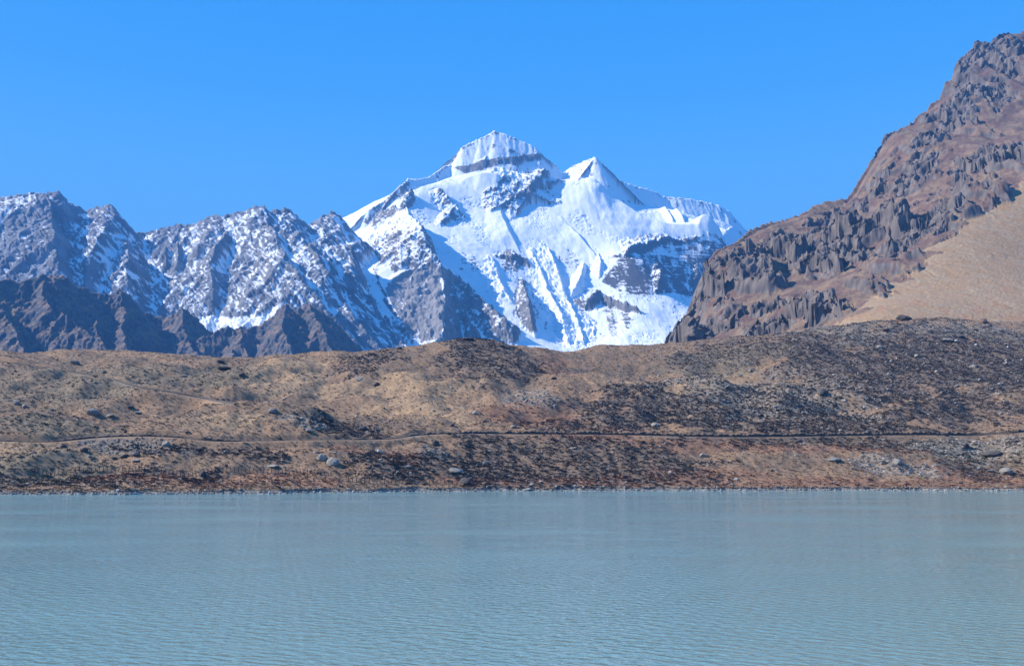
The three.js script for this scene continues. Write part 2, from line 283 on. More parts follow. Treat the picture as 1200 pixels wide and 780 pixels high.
      if (inside(slab, x, y)) snow = -1 + (n > .3 && f > .55 ? 1.4 : 0);
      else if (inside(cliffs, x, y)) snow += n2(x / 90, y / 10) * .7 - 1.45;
      else if (bands.some((p) => inside(p, x, y))) snow = -.6 + f * .7 + n;
      else if (crags.some((p) => inside(p, x, y))) snow -= 1.0;
      else for (const p of icefields) if (inside(p, x, y)) snow += 2.5;
      const t = smooth(-.12, .22, snow), r = mix3(ROCK_GREY, ROCK_DARK, clamp(.4 + g * .6)), tone = 1 + f * .18;
      const rock = inside(slab, x, y) ? [.235 * tone, .225 * tone, .225 * tone] : inside(cliffs, x, y) ? [.09 * tone, .09 * tone, .097 * tone] : [r[0] * tone, r[1] * tone, r[2] * tone];  // cliff rock darkened: the shade they lie in is painted into the colour
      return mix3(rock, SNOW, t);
    },
  });
}
// ---------------------------------------------------------------- grey rock ridge dusted with snow
{
  const base = sheet([...P([[-250, 432, 2600], [-100, 432, 2600], [50, 432, 2560], [200, 432, 2600], [350, 432, 2560], [480, 432, 2600], [-150, 330, 2860], [0, 330, 2800], [60, 300, 2930], [90, 330, 2840], [170, 330, 2960], [150, 300, 3080], [200, 340, 2900], [235, 372, 2770],
    [200, 300, 3100], [245, 380, 2740], [300, 374, 2730], [265, 387, 2680], [290, 330, 2900], [250, 300, 3060], [330, 355, 2770], [345, 290, 3060], [375, 345, 2860], [400, 300, 3180], [420, 370, 2840], [440, 350, 3000], [470, 400, 2760], [440, 408, 2640], [400, 400, 2640], [300, 280, 3090], [-100, 260, 3120], [0, 262, 3020], [30, 262, 3010], [110, 270, 3110]]),
    ...[-250, -50, 150, 350, 480].map((px) => [ray(px, 300)[0] * 3700, 500, -3700])], -.8, -.08, 2450, 3750);
  const sky = ridge(P([[-250, 245, 3300], [-100, 236, 3250], [0, 231, 3150], [30, 227, 3150], [68, 225, 3150], [80, 236, 3180], [88, 240, 3190], [100, 246, 3220], [118, 241, 3200], [130, 239, 3180], [137, 250, 3200], [150, 262, 3230], [158, 272, 3250], [170, 273, 3270], [185, 268, 3265], [200, 264, 3260],
    [225, 262, 3260], [240, 256, 3250], [258, 250, 3240], [268, 252, 3240], [285, 247, 3240], [300, 241, 3232], [309, 239, 3230], [316, 246, 3240], [328, 246, 3250], [337, 242, 3260], [345, 250, 3280], [361, 262, 3320], [378, 252, 3330], [389, 247, 3330], [396, 250, 3340], [406, 264, 3370], [425, 290, 3380], [450, 330, 3300]]), [1.05, 1.1], { jag: 10, rib: 20, pitch: 70, seed: 50 });
  const A = (list) => list.map(([a, b, off]) => meet(base, a, b, off * 2, 2500, 3600)).filter(Boolean);
  const spur = (pts, sl, seed, o = {}) => ridge(A(pts), [sl[0], sl[1] * .68], { jag: 6, rib: 12, pitch: 42, seed, on: base, ...o });
  const ridges = [sky,
    spur([[66, 232, 30], [61, 255, 70], [66, 300, 75], [76, 345, 60], [82, 405, 40]], [.25, 2.2], 51, { rib: 6, jag: 3 }),
    spur([[128, 246, 30], [122, 264, 60], [112, 292, 55], [101, 330, 45], [108, 380, 30]], [.7, 1.9], 53),
    spur([[140, 262, 25], [151, 285, 45], [147, 320, 50], [153, 362, 30]], [.6, 1.7], 54),
    spur([[188, 274, 14], [191, 285, 26], [194, 306, 12]], [1.2, 2.2], 55, { rib: 5 }), spur([[204, 270, 14], [207, 285, 26], [209, 310, 12]], [1.2, 2.2], 56, { rib: 5 }), spur([[229, 268, 16], [232, 285, 30], [226, 316, 16]], [1, 2], 57),
    spur([[259, 258, 18], [262, 275, 40], [246, 302, 50], [250, 338, 40], [257, 364, 14]], [.6, 1.8], 58),
    spur([[286, 256, 15], [292, 272, 35], [300, 300, 40], [308, 338, 15]], [.6, 1.7], 59),
    spur([[310, 248, 25], [318, 265, 55], [335, 300, 65], [360, 335, 60], [378, 353, 50], [402, 382, 40], [432, 417, 25]], [.5, 1.9], 60),
    spur([[339, 250, 25], [352, 275, 55], [372, 302, 60], [385, 320, 60], [400, 345, 42], [417, 372, 26], [447, 412, 10]], [.5, 2], 61),
    spur([[390, 256, 25], [400, 268, 40], [410, 290, 40], [416, 310, 32], [432, 338, 16], [456, 376, 8], [484, 412, 4]], [.5, 2], 62),
    spur([[365, 268, 10], [378, 290, 30], [395, 315, 20]], [.4, 1.5], 63, { rib: 5 }), spur([[20, 235, 10], [10, 262, 20], [20, 300, 22], [14, 330, 10]], [.4, .9], 64, { rib: 4 }),
  ];
  const height = (x, z, info) => {
    const X = x + fbm(x / 170, z / 170, 4) * 26, Z = z + fbm(x / 150 + 60, z / 150, 3) * 30;
    let h = base(x, z); const floor = h;
    h += fbm(x / 110, z / 110, 4) * 8;
    const bh = h; let first = true, dS = 400;
    for (const r of ridges) { const k = first ? 0 : .4; nearD = 400; const e = ridgeHeight(r, lerp(x, X, k), lerp(z, Z, k), floor - 150); if (first) dS = nearD; first = false; if (e > h) { h = e; info.tag = r.tag; } }
    const bare = clamp((h - bh) / 10);
    const free = smooth(8, 90, dS);
    h += (.25 + .75 * bare) * ((ridged(x / 70 + z / 200, z / 130, 3) * 7 + blocks((X + Z * .3) / 66, Z / 130, 1) * 20) * free + blocks((X + Z * .3) / 26, Z / 60, 4) * 6 * (.2 + .8 * free));
    return h;
  };
  const onFace = (pts) => patch((x, z) => height(x, z, {}), 2480, 3700, pts);
  const firn = onFace([[232, 371], [250, 369], [275, 371], [300, 369], [335, 353], [340, 362], [310, 385], [250, 395], [236, 386]]);
  const wall = onFace([[-60, 232], [68, 227], [62, 255], [66, 300], [72, 335], [-60, 335]]);
  terrain({
    name: 'rocky_ridge', px0: -190, px1: 500, cols: 660, rows: span(2480, 3480, 300), height, adapt: true,
    rough: (x, y, z) => { const ac = x * .77 + y * .64, al = x * .64 - y * .77; return crack(ac / 24, al / 130, z / 80, 6) * 6 + crack(ac / 80, al / 30, z / 60, 9) * 3.5 + blocks3(ac / 20, al / 90, z / 50, 4) * 2; },
    label: { label: 'jagged grey rock ridge dusted with snow', category: 'mountain ridge' },
    colour: ({ x, y, z, nx, ny, nz, hollow, gully }) => {
      const ac = x * .77 + y * .64, al = x * .64 - y * .77, n = fbm(ac / 15 + n2(al / 90, ac / 60) * .7, al / 170, 3), f = n3(x / 9, y / 9, z / 9), g = n3(ac / 40, al / 120, z / 90), big = fbm(x / 300 + 3, z / 300, 2);
      let snow = (ny - .60) * 2.2 + hollow * .03 + gully * .05 + n * 2.1 + f * .15 + big * .5 - .2;
      if (inside(wall, x, y)) snow -= .8;
      if (x > -700 && y > 560) snow += .35;
      if (y < 470) snow -= .5;
      if (inside(firn, x, y)) snow = 2;
      const t = smooth(-.1, .3, snow), tone = 1 + f * .2, r = mix3([.22, .225, .245], [.12, .124, .14], clamp(.4 + g * .7));
      return mix3([r[0] * tone, r[1] * tone, r[2] * tone], SNOW, t);
    },
  });
}
// ---------------------------------------------------------------- dark foothills under the ridge
{
  const base = (x, z) => lerp(180, 330, clamp((-z - 1650) / 700));
  const o = { jag: 2, rib: 13, pitch: 50 };
  const spur = (pts, sl, seed) => ridge(P(pts), sl, { ...o, seed, reach: 140 });
  const ridges = [
    spur([[-250, 350, 1836], [-120, 335, 1936], [0, 327, 2024], [30, 328, 2058], [52, 323, 2083], [75, 324, 2120], [90, 335, 2147], [100, 340, 2168], [120, 345, 2192], [140, 342, 2204], [150, 347, 2226], [165, 365, 2263], [180, 373, 2290], [205, 368, 2289], [215, 362, 2291], [225, 370, 2312], [240, 380, 2340], [256, 392, 2368], [275, 415, 2120]], [.95, 1], 70),
    spur([[52, 323, 2083], [49, 345, 2010], [58, 362, 1970], [88, 378, 1945], [118, 398, 1909], [140, 425, 1854]], [.9, 1.6], 71),
    spur([[-30, 328, 1989], [5, 365, 1909], [18, 395, 1824], [30, 420, 1758]], [.8, 1.3], 72),
    spur([[140, 342, 2204], [147, 362, 2153], [143, 385, 2078], [150, 420, 1966]], [.9, 1.7], 73),
    spur([[100, 340, 2168], [104, 362, 2093], [112, 380, 2042]], [.9, 1.7], 74),
    spur([[215, 362, 2291], [212, 380, 2227], [222, 400, 2179], [235, 425, 2104]], [1, 1.6], 75),
    spur([[180, 373, 2290], [183, 395, 2214], [190, 420, 2132]], [1, 1.5], 76),
    spur([[225, 425, 2165], [236, 398, 2202], [252, 391, 2226], [275, 385, 2260], [283, 380, 2267], [290, 387, 2282], [310, 374, 2302], [335, 356, 2330], [345, 362, 2355], [362, 354, 2380], [385, 369, 2435], [400, 388, 2478], [425, 416, 2535], [450, 440, 2592]], [1, 1], 77),
    spur([[283, 380, 2267], [284, 400, 2194], [292, 425, 2116]], [1.1, 1.6], 78), spur([[335, 356, 2330], [330, 380, 2232], [338, 405, 2154], [345, 425, 2095]], [1, 1.7], 79), spur([[362, 354, 2380], [375, 380, 2300], [392, 415, 2206]], [1, 1.7], 80),
  ];
  const height = (x, z, info) => {
    const X = x + fbm(x / 120, z / 120, 4) * 20, Z = z + fbm(x / 110 + 60, z / 110, 3) * 20;
    let h = base(x, z) - 60; const floor = h;
    for (const r of ridges) { const e = ridgeHeight(r, lerp(x, X, .4), lerp(z, Z, .4), floor - 25); if (e > h) h = e; }
    return h + ridged(x / 50, z / 80, 3) * 8 + blocks(X / 48, Z / 90, 2) * 11;
  };
  terrain({
    name: 'foothill', px0: -190, px1: 470, cols: 540, rows: span(1640, 2640, 210), height, adapt: true,
    rough: (x, y, z) => blocks3(x / 16, y / 34, z / 22, 4) * 3 + crack(x / 14, y / 46, z / 30, 5) * 4 + crack(x / 5, y / 14, z / 9, 5) * 1.4,
    label: { label: 'dark brown craggy foothill in front of the grey rock ridge', category: 'hill' },
    colour: ({ x, y, z, ny, hollow }) => {
      const n = fbm(x / 40, z / 40, 4), f = n3(x / 7, y / 7, z / 7), heath = smooth(-.1, .35, (ny - .62) * 3.4 + n * 1.1), tone = 1 + f * .22;
      const c = mix3([.085, .086, .092], mix3([.19, .105, .082], [.21, .145, .09], clamp(.5 + n)), heath);
      return [c[0] * tone, c[1] * tone, c[2] * tone];
    },
  });
}
// ---------------------------------------------------------------- brown mountain with crags
{
  const base = sheet([...P([[700, 440, 950], [760, 432, 950], [850, 422, 880], [950, 412, 800], [1050, 397, 730], [1200, 397, 710], [1400, 397, 710], [985, 379, 790], [1050, 340, 870], [1120, 282, 960], [1200, 217, 1060], [1320, 180, 1120], [1100, 340, 850], [1200, 300, 920], [1330, 300, 920], [1150, 352, 800], [1200, 362, 765],
    [1010, 330, 915], [1060, 262, 1060], [1140, 203, 1180], [1200, 163, 1250], [1320, 120, 1350], [1150, 131, 1400], [1200, 112, 1440], [1100, 152, 1410], [1050, 203, 1300], [1000, 253, 1260], [950, 262, 1250], [900, 283, 1200], [950, 330, 1010], [900, 350, 985], [850, 332, 1080], [860, 382, 950], [822, 380, 1010], [1000, 302, 1050], [920, 312, 1090]]),
    ...P([[816, 345, 1125], [830, 312, 1165], [866, 286, 1235], [905, 264, 1290], [946, 250, 1320], [993, 238, 1360], [1013, 210, 1405], [1030, 182, 1440], [1054, 160, 1460], [1076, 144, 1485], [1104, 122, 1515], [1150, 100, 1490], [1200, 92, 1500]]), ...[[930, 1420, 330], [1000, 1460, 370], [1035, 1540, 440], [1080, 1600, 480], [740, 900, 105], [755, 1050, 100], [770, 1150, 110], [790, 1250, 130], [800, 1350, 120], [850, 1450, 180], [910, 1500, 260], [960, 1560, 320], [700, 1600, 60], [1000, 1750, 350]].map(([px, D, h]) => [ray(px, 300)[0] * D, h, -D]), [ray(1250, 200)[0] * 2000, 560, -2000]], .06, .8, 660, 2050);
  const A = (list) => list.map(([a, b, off]) => meet(base, a, b, off, 670, 1900)).filter(Boolean);
  const S = [[760, 425, 1040], [778, 404, 1050], [791, 380, 1060], [811, 363, 1100], [816, 341, 1130], [828, 324, 1160], [829, 307, 1180], [839, 293, 1200], [864, 282, 1240], [878, 269, 1270], [901, 259, 1300], [918, 255, 1310], [946, 245, 1330], [955, 238.5, 1340], [971, 234.5, 1350], [993, 232, 1370], [1013, 202, 1420], [1028, 176, 1450], [1037, 161, 1460], [1052, 154, 1470], [1066, 151, 1480], [1074, 137, 1500], [1086, 129, 1510], [1091, 120, 1520], [1101, 115, 1530],
    [1108, 95, 1540], [1115, 93, 1545], [1120, 74, 1550], [1135, 61, 1560], [1144, 49, 1570], [1159, 51, 1575], [1171, 40, 1580], [1188, 40, 1590], [1200, 37, 1600], [1260, 20, 1650], [1330, 30, 1700], [1420, 60, 1700]];
  // outcrops: where each stands, how far it reaches across and up the slope (photograph pixels), how far it stands proud (metres)
  const outcrops = [[1035, 250, 24, 22, 30],[1000, 262, 26, 28, 32],[985, 285, 22, 24, 24],[960, 302, 24, 18, 24],[926, 277, 26, 20, 24],[893, 312, 22, 24, 26],[866, 308, 10, 20, 24],[838, 325, 10, 30, 20],[958, 354, 22, 24, 20],[973, 362, 10, 18, 16],[905, 374, 22, 12, 14],[806, 385, 16, 18, 18],[1014, 325, 12, 14, 13],[1060, 288, 14, 14, 10],[1040, 306, 14, 12, 10],[1030, 325, 8, 12, 8],[1152, 212, 22, 22, 18],[1188, 180, 20, 32, 24],[1210, 180, 18, 34, 26],[1125, 236, 20, 12, 14],[1098, 254, 16, 10, 8],[1085, 158, 26, 8, 12],[1138, 148, 16, 14, 12],[1040, 192, 18, 9, 9],[1020, 215, 10, 14, 8],[1088, 203, 16, 12, 8],[1148, 186, 12, 16, 12],[1072, 222, 14, 9, 6],[862, 362, 12, 12, 11],[902, 352, 20, 7, 9],[945, 258, 8, 9, 8],[880, 285, 8, 12, 10],[925, 345, 12, 8, 6],[1000, 235, 10, 5, 5],[1105, 134, 18, 7, 8],[1120, 200, 10, 10, 7],[1060, 240, 10, 8, 6],[1045, 175, 14, 6, 6],[850, 345, 8, 14, 10],[940, 385, 14, 7, 6],[870, 395, 12, 7, 6],[835, 375, 10, 10, 8]].map(([px, py, rx, ry, off]) => {
    const c = meet(base, px, py, off * .5, 670, 1900); if (!c) return null;
    const D = -c[2], up = meet(base, px, py - ry, 0, 670, 1900), dn = meet(base, px, py + ry, 0, 670, 1900);
    return { x: c[0], z: c[2], rx: rx * D / FOCAL, rz: Math.min(60, up && dn ? Math.abs(up[2] - dn[2]) / 2 : ry * 1.6), off };
  }).filter(Boolean);
  const ridges = [ridge(P(S), [.92, 4], { jag: 3.5, rib: 6, pitch: 40, seed: 90, nearest: true }), ridge(P(S.slice(25)), [2.1, 3], { jag: 5, rib: 22, pitch: 32, seed: 91, tag: 2, reach: 110, nearest: true })];
  const tan = patch(base, 670, 1900, [[975, 400], [985, 379], [1020, 352], [1060, 318], [1110, 280], [1150, 248], [1200, 213], [1330, 160], [1400, 400]]);
  const height = (x, z, info) => {
    const wx = fbm(x / 60, z / 60, 4), wz = fbm(x / 55 + 60, z / 55, 4), X = x + wx * 20, Z = z + wz * 20;
    let h = base(x, z); const floor = h;
    const lawn = inside(tan, X, h + wz * 14) ? .1 : 1;
    const across = (x * .69 + z * .72) + wx * 26, along = (-x * .72 + z * .69) + wz * 40;      // the beds dip down to the left
    h += fbm(x / 90, z / 90, 4) * 6 * lawn;
    nearD = 900; let dS = 900;
    for (const r of ridges) { nearD = 900; const e = ridgeHeight(r, x, z, floor - 15); dS = Math.min(dS, nearD); if (e > h) { h = e; info.tag = r.tag; } }
    let rock = 0;
    for (const o of outcrops) {
      const ex = (X - o.x) / o.rx, dx = ex > 0 ? ex * 1.3 : ex * .9, dz = (Z - o.z) / o.rz, q = dx * dx + dz * dz; if (q > 1.4) continue;
      const m = (1 - smooth(.35, 1.3, q)) * o.off * (dz < 0 ? 1 - smooth(0, 1, -dz) * .6 : 1); if (m > rock) rock = m;
    }
    const calm = .25 + .75 * smooth(0, 45, dS), bed = fbm(across / 130 + 3, along / 300, 3);
    let crag = lawn < 1 ? 0 : clamp(-.08 + bed * 2.4 + rock / 11 + (info.tag === 2 ? .8 : 0));
    h += rock * .95 * calm + bed * 8 * lawn;
    // beds: steep rock steps with ledges between them
    const lev = h + x * .30 + wx * 30 + fbm(x / 23, z / 23, 3) * 9, t1 = lev / 44 - Math.floor(lev / 44), t2 = (lev + 9) / 13.7 - Math.floor((lev + 9) / 13.7);
    const step1 = smooth(.42, .97, t1) - t1, step2 = smooth(.35, .95, t2) - t2;
    h += crag * calm * (step1 * 42 + step2 * 3.5);
    h += crag * calm * (ridged(across / 62, along / 190, 2) * 9 + blocks(across / 38, along / 84, 2) * 7 + blocks(X / 12, Z / 19, 6) * .8) + (lawn < 1 ? fbm(x / 6, z / 6, 2) * .2 + ridged((x - z) / 30 + wx, (x + z) / 200, 2) * .8 : fbm(x / 5, z / 5, 2) * .55);
    info.tag = lawn < 1 && rock < 2 ? 3 : crag > .42 ? 2 : 0;
    return h;
  };
  terrain({
    name: 'brown_mountain', px0: 745, px1: 1330, cols: 600, rows: span(690, 1700, 420), height, adapt: true,
    rough: (x, y, z, tag) => { if (tag !== 2) return 0; const al = (x + y) * .7, ac = (x - y) * .7; return blocks3(ac / 15, al / 44, z / 24, 4) * 2 + crack(ac / 12, al / 60, z / 30, 5) * 3.2 + crack(ac / 40, al / 15, z / 24, 7) * 2.2 + crack(x / 4, y / 6, z / 5, 5) * .6 + n3(x / 2, y / 2, z / 2) * .25; },
    label: { label: 'steep brown mountain with grey crags and a tan grass slope', category: 'mountain' },
    colour: ({ x, y, z, nx, ny, nz, hollow, tag }) => {
      const n = fbm(x / 40, z / 40, 4), f = n3(x / 4, y / 4, z / 4), g = n3(x / 22, y / 18, z / 22), m = fbm(x / 16, y / 16, 3), tone = 1 + f * .2;
      let c;
      if (tag === 3) { c = mix3([.295, .185, .096], [.30, .215, .132], clamp(.5 + fbm((x - z) / 7 + n, (x + z) / 75, 4) * 2.8 + n * .6)); c = mix3(c, [.30, .17, .09], smooth(.1, .5, m * 1.2 + n + (135 - y) / 120) * .8); }
      else {
        const rock = smooth(-.1, .22, (.72 - ny) * 3.2 + (tag === 2 ? .12 : -.6) + m * .55);
        c = mix3(mix3([.13, .077, .061], [.205, .14, .088], clamp(.40 + n * 1.3 + m * .6)), mix3([.165, .14, .127], [.082, .073, .072], clamp(.45 + g * .8)), rock);
      }
      return [c[0] * tone, c[1] * tone, c[2] * tone];
    },
  });
}
// ---------------------------------------------------------------- moraine across the lake
const MU0 = -.74, MU1 = .74, MD0 = 190, MD1 = 800;
const SHORE = [[-220, 582], [-100, 580.5], [0, 579.6], [100, 579.4], [200, 579], [300, 578.6], [400, 577.2], [500, 575.8], [600, 575.2], [700, 575], [800, 575], [900, 575], [1000, 575], [1100, 575], [1200, 575], [1300, 574.6], [1420, 574]].map(([px, py]) => { const [X, Y] = ray(px, py), D = -EYE / Y; return [X, D]; });
function shoreD(x, z) {                                             // distance of the waterline on this bearing
  const u = x / -z; let k = 0; while (k < SHORE.length - 2 && SHORE[k + 1][0] < u) k++;
  const t = clamp((u - SHORE[k][0]) / (SHORE[k + 1][0] - SHORE[k][0])); return lerp(SHORE[k][1], SHORE[k + 1][1], t * t * (3 - 2 * t)) + n2(u * 30, 3.3) * 1.6 + n2(u * 90, 8.1) * .5;
}
const CREST = [[-220, 418, 520], [-100, 415, 520], [0, 414.5, 520], [60, 413, 520], [110, 411.5, 520], [150, 412, 520], [200, 415, 510], [250, 419, 500], [287, 421, 500], [330, 417, 500], [370, 412.5, 500], [410, 410.5, 500], [440, 411.5, 500], [470, 408, 510], [510, 402, 515], [548, 398, 520], [580, 399, 520], [610, 405, 530], [640, 410, 545], [657, 413, 560], [680, 409, 570], [700, 405.5, 580], [730, 406.5, 590], [770, 405.5, 600], [810, 403.5, 600], [850, 400, 600], [900, 392.5, 600], [960, 384.5, 590], [1000, 380.5, 590], [1030, 376.5, 590], [1060, 373, 590], [1100, 372, 590], [1150, 377, 600], [1200, 381, 610], [1300, 381, 610], [1420, 385, 610]];
const hill = sheet([
  ...SHORE.flatMap(([X, D]) => [[X * D, .35, -D], [X * (D - 60), -5, -(D - 60)]]),
  ...P(CREST), ...CREST.filter((_, i) => i % 3 === 0).flatMap(([px, py, D]) => { const p = at(px, py, D), q = [p[0] / D, p[1]]; return [[q[0] * (D + 70), q[1] - 9, -(D + 70)], [q[0] * (D + 190), q[1] - 34, -(D + 190)]]; }),
  ...P([[-180, 517, 286], [0, 517, 286], [60, 518.5, 288], [110, 514, 296], [160, 512, 298], [215, 513.5, 298], [260, 517.5, 298], [330, 517, 302], [400, 516, 308], [452, 515, 314], [500, 510, 325], [540, 509, 328], [620, 509.5, 332], [700, 510, 334], [800, 512, 336], [880, 513, 338], [980, 511.5, 342], [1080, 510.5, 346], [1150, 511, 350], [1190, 508, 354], [1300, 500, 360]]),
  ...P([[-180, 482, 320], [0, 483, 312], [40, 481.5, 312], [108, 488.5, 314], [140, 492, 318], [172, 502.5, 326], [183, 502.5, 328], [215, 488.5, 334], [242, 480.5, 336], [269, 475.5, 338], [300, 473.5, 338], [334, 473.5, 338], [369, 477.5, 338], [401, 488.5, 336], [431, 499, 332]]),                       // crests of the two mounds
  ...[[-180, 482, 345, 20], [20, 481, 342, 20.5], [80, 484, 345, 19.5], [225, 486, 358, 20], [270, 476, 362, 21.5], [320, 473.5, 362, 22], [360, 477, 362, 21.5]].map(([px, py, D, h]) => [ray(px, py)[0] * D, h, -D]),                        // hollows behind them
  ...P([[-180, 455, 400], [0, 455, 400], [100, 455, 400], [160, 475, 372], [60, 432, 450], [200, 445, 420], [260, 470, 388], [330, 455, 415], [400, 450, 430], [420, 470, 400], [450, 492, 355], [480, 470, 400], [550, 470, 402], [600, 440, 440], [500, 430, 455], [560, 420, 475], [650, 442, 455], [650, 425, 500], [625, 467, 408], [680, 480, 385], [700, 440, 460],
    [740, 447, 442], [800, 447, 442], [850, 447, 442], [910, 452, 436], [970, 459, 424], [1000, 440, 460], [1100, 440, 460], [1200, 440, 460], [1330, 440, 460], [1100, 410, 515], [1200, 410, 525], [950, 475, 398], [850, 480, 390], [750, 480, 388], [1100, 480, 398], [1200, 478, 402], [1000, 420, 500], [920, 425, 490]]),
  ...[[745, 447, 472, 44.5], [800, 447, 472, 44.3], [850, 447, 472, 44.5], [905, 450, 468, 43.3]].map(([px, py, D, h]) => [ray(px, py)[0] * D, h, -D]),
  ...P([[1100, 545, 318], [1160, 545, 322], [1200, 506.5, 340], [1140, 522, 334], [1300, 505, 340], [1060, 540, 318]]),
], MU0, MU1, MD0, MD1, 260, 260);
// tracks cut into the slope
function track(list, half, bank, smoothing) {
  let pts = list.map(([px, py]) => meet(hill, px, py, 0, 215, 640)).filter(Boolean);
  const curve = new THREE.CatmullRomCurve3(pts.map((p) => new THREE.Vector3(...p)), false, 'centripetal');
  pts = curve.getSpacedPoints(list.length * 12).map((v) => [v.x, v.y, v.z]);
  for (let k = 0; k < smoothing; k++) pts = pts.map((p, i) => i && i < pts.length - 1 ? [p[0], (pts[i - 1][1] + p[1] * 2 + pts[i + 1][1]) / 4, (pts[i - 1][2] + p[2] * 2 + pts[i + 1][2]) / 4] : p);
  return { pts, half, bank, z0: Math.min(...pts.map((p) => p[2])) - 12, z1: Math.max(...pts.map((p) => p[2])) + 12 };
}
const road = track([[-170, 516], [-80, 516.5], [0, 517], [55, 518.5], [110, 513.5], [160, 511.5], [215, 513.5], [245, 517], [280, 517.5], [330, 516.5], [400, 515.5], [450, 515], [475, 513], [500, 509.5], [545, 508.5], [620, 509], [700, 509.5], [760, 510.5], [820, 512], [880, 512.3], [980, 511], [1080, 510], [1150, 510.5], [1190, 507.5], [1230, 504], [1310, 499]], 1.35, 1.3, 6);
const path = track([[-60, 418], [5, 425], [60, 433], [125, 444], [160, 454], [200, 460], [235, 467], [272, 474]], .5, .5, 3);
const TALL = [[-200, .3], [0, .4], [55, .3], [100, .55], [160, .8], [212, .5], [228, .12], [246, .95], [272, .8], [290, .08], [400, .15], [430, .5], [458, .25], [490, .55], [560, .95], [900, 1.05], [1180, 1.15], [1215, .3], [1400, .3]];
function bankHeight(t, x, z) {
  if (t !== road) return .5;
  const px = 600 + x / -z * FOCAL * cT; let k = 0; while (k < TALL.length - 2 && TALL[k + 1][0] < px) k++;
  return lerp(TALL[k][1], TALL[k + 1][1], clamp((px - TALL[k][0]) / (TALL[k + 1][0] - TALL[k][0])));
}
function cut(t, x, z, h, info) {
  if (z < t.z0 || z > t.z1) return h;
  let best = 1e9, by = 0, side = 0, s = 0;
  for (let i = 0; i + 1 < t.pts.length; i++) {
    const a = t.pts[i], b = t.pts[i + 1]; if (x < Math.min(a[0], b[0]) - 9 || x > Math.max(a[0], b[0]) + 9) continue;
    const dx = b[0] - a[0], dz = b[2] - a[2], q = clamp(((x - a[0]) * dx + (z - a[2]) * dz) / (dx * dx + dz * dz)), ex = x - a[0] - q * dx, ez = z - a[2] - q * dz, d = Math.hypot(ex, ez);
    if (d < best) { best = d; by = lerp(a[1], b[1], q); side = ez; s = i + q; }
  }
  if (best > 8) return h;
  if (best < t.half + (side < 0 ? 1.2 : 1.6)) info.verge = 1;
  if (best < t.half) { info.track = 1; return by; }
  if (side < 0) {                                                   // uphill: the ground climbs behind the earth bank (built below)
    const tall = bankHeight(t, x, z), up = Math.max(h, by + .1) + tall * (1 - smooth(t.half + 1, 8, best));
    return lerp(by - .12, up, smooth(t.half + .1, t.half + 2.6, best));
  }
  return lerp(by, h, smooth(t.half, 5.5, best));
}
const roadZ = (x) => { const p = road.pts; let a = 0, b = p.length - 1; while (b - a > 1) { const c = (a + b) >> 1; if (p[c][0] < x) a = c; else b = c; } return lerp(p[a][2], p[b][2], clamp((x - p[a][0]) / (p[b][0] - p[a][0]))); };
const groundAt = (x, z, info = {}) => {
  const D = -z, sd = D - shoreD(x, z);
  let h = hill(x, z);
  h += (fbm(x / 46, z / 46, 2) * 5.4 * (1 - .55 * smooth(430, 500, D)) * (.2 + .8 * smooth(5, 34, Math.abs(z - roadZ(x)))) + fbm(x / 15, z / 19, 2) * .9 - .2) * smooth(3, 40, sd) + fbm(x / 5, z / 5, 3) * .4 * smooth(1, 14, sd);
  h += Math.max(0, blocks(x / 2.6, z / 3.4, 2)) * .42 * smooth(3, 9, sd);
  if (sd < 9) {                                                     // gravel beach, then a small eaten bank
    const edge = 2.1 + n2(x / 11, 1.7) * .7, beach = sd < 0 ? sd * .12 : sd * .14;
    h = sd < edge ? beach : lerp(Math.max(h, beach + .5 + n2(x / 15, 6) * .3), h, smooth(edge, 9, sd));
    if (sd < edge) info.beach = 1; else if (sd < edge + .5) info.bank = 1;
  }
  h = cut(road, x, z, h, info); h = cut(path, x, z, h, info);
  return h;
};
const onHill = (px, py, off = 0) => meet((x, z) => groundAt(x, z), px, py, off, 215, 690);
// patches of plant cover: [where, how far across and up (photograph pixels)]
const cover = (list) => list.map(([px, py, rx, ry, k]) => {
  const c = meet(hill, px, py, 0, 215, 690), a = meet(hill, px, py - ry, 0, 215, 690), b = meet(hill, px, Math.min(py + ry, 574), 0, 215, 690); if (!c) return null;
  return { x: c[0], z: c[2], rx: rx * -c[2] / FOCAL, rz: clamp(Math.max(a ? c[2] - a[2] : 40, b ? b[2] - c[2] : 10), 4, 90), k: k ?? 1 };
}).filter(Boolean);
const HEATH = cover([[1110, 425, 150, 52, 1], [1000, 440, 90, 45, .9], [880, 482, 180, 30, .95], [770, 478, 90, 22, .85], [960, 490, 120, 18, .9], [575, 422, 52, 26, .7], [548, 405, 30, 10, .8], [428, 424, 36, 11, .65], [465, 548, 50, 15, .8], [570, 545, 60, 26, .7], [640, 540, 120, 28, .55], [740, 545, 100, 28, .5], [820, 424, 34, 12, .8], [880, 405, 60, 12, .6], [950, 400, 60, 20, .75], [400, 500, 50, 10, .7], [300, 532, 50, 7, .5], [60, 560, 60, 10, .3], [150, 560, 60, 10, .25], [237, 558, 16, 7, .8], [1150, 480, 60, 14, .5], [1090, 395, 80, 14, .9], [1180, 400, 50, 18, .8], [690, 495, 70, 12, .55], [1000, 520, 200, 7, .45], [200, 527, 60, 7, .45], [1160, 552, 50, 12, .5]]);
const OLIVE = cover([[60, 497, 75, 12], [110, 445, 120, 18], [40, 550, 70, 18], [250, 440, 60, 12], [850, 420, 80, 14], [1130, 540, 60, 18]]);
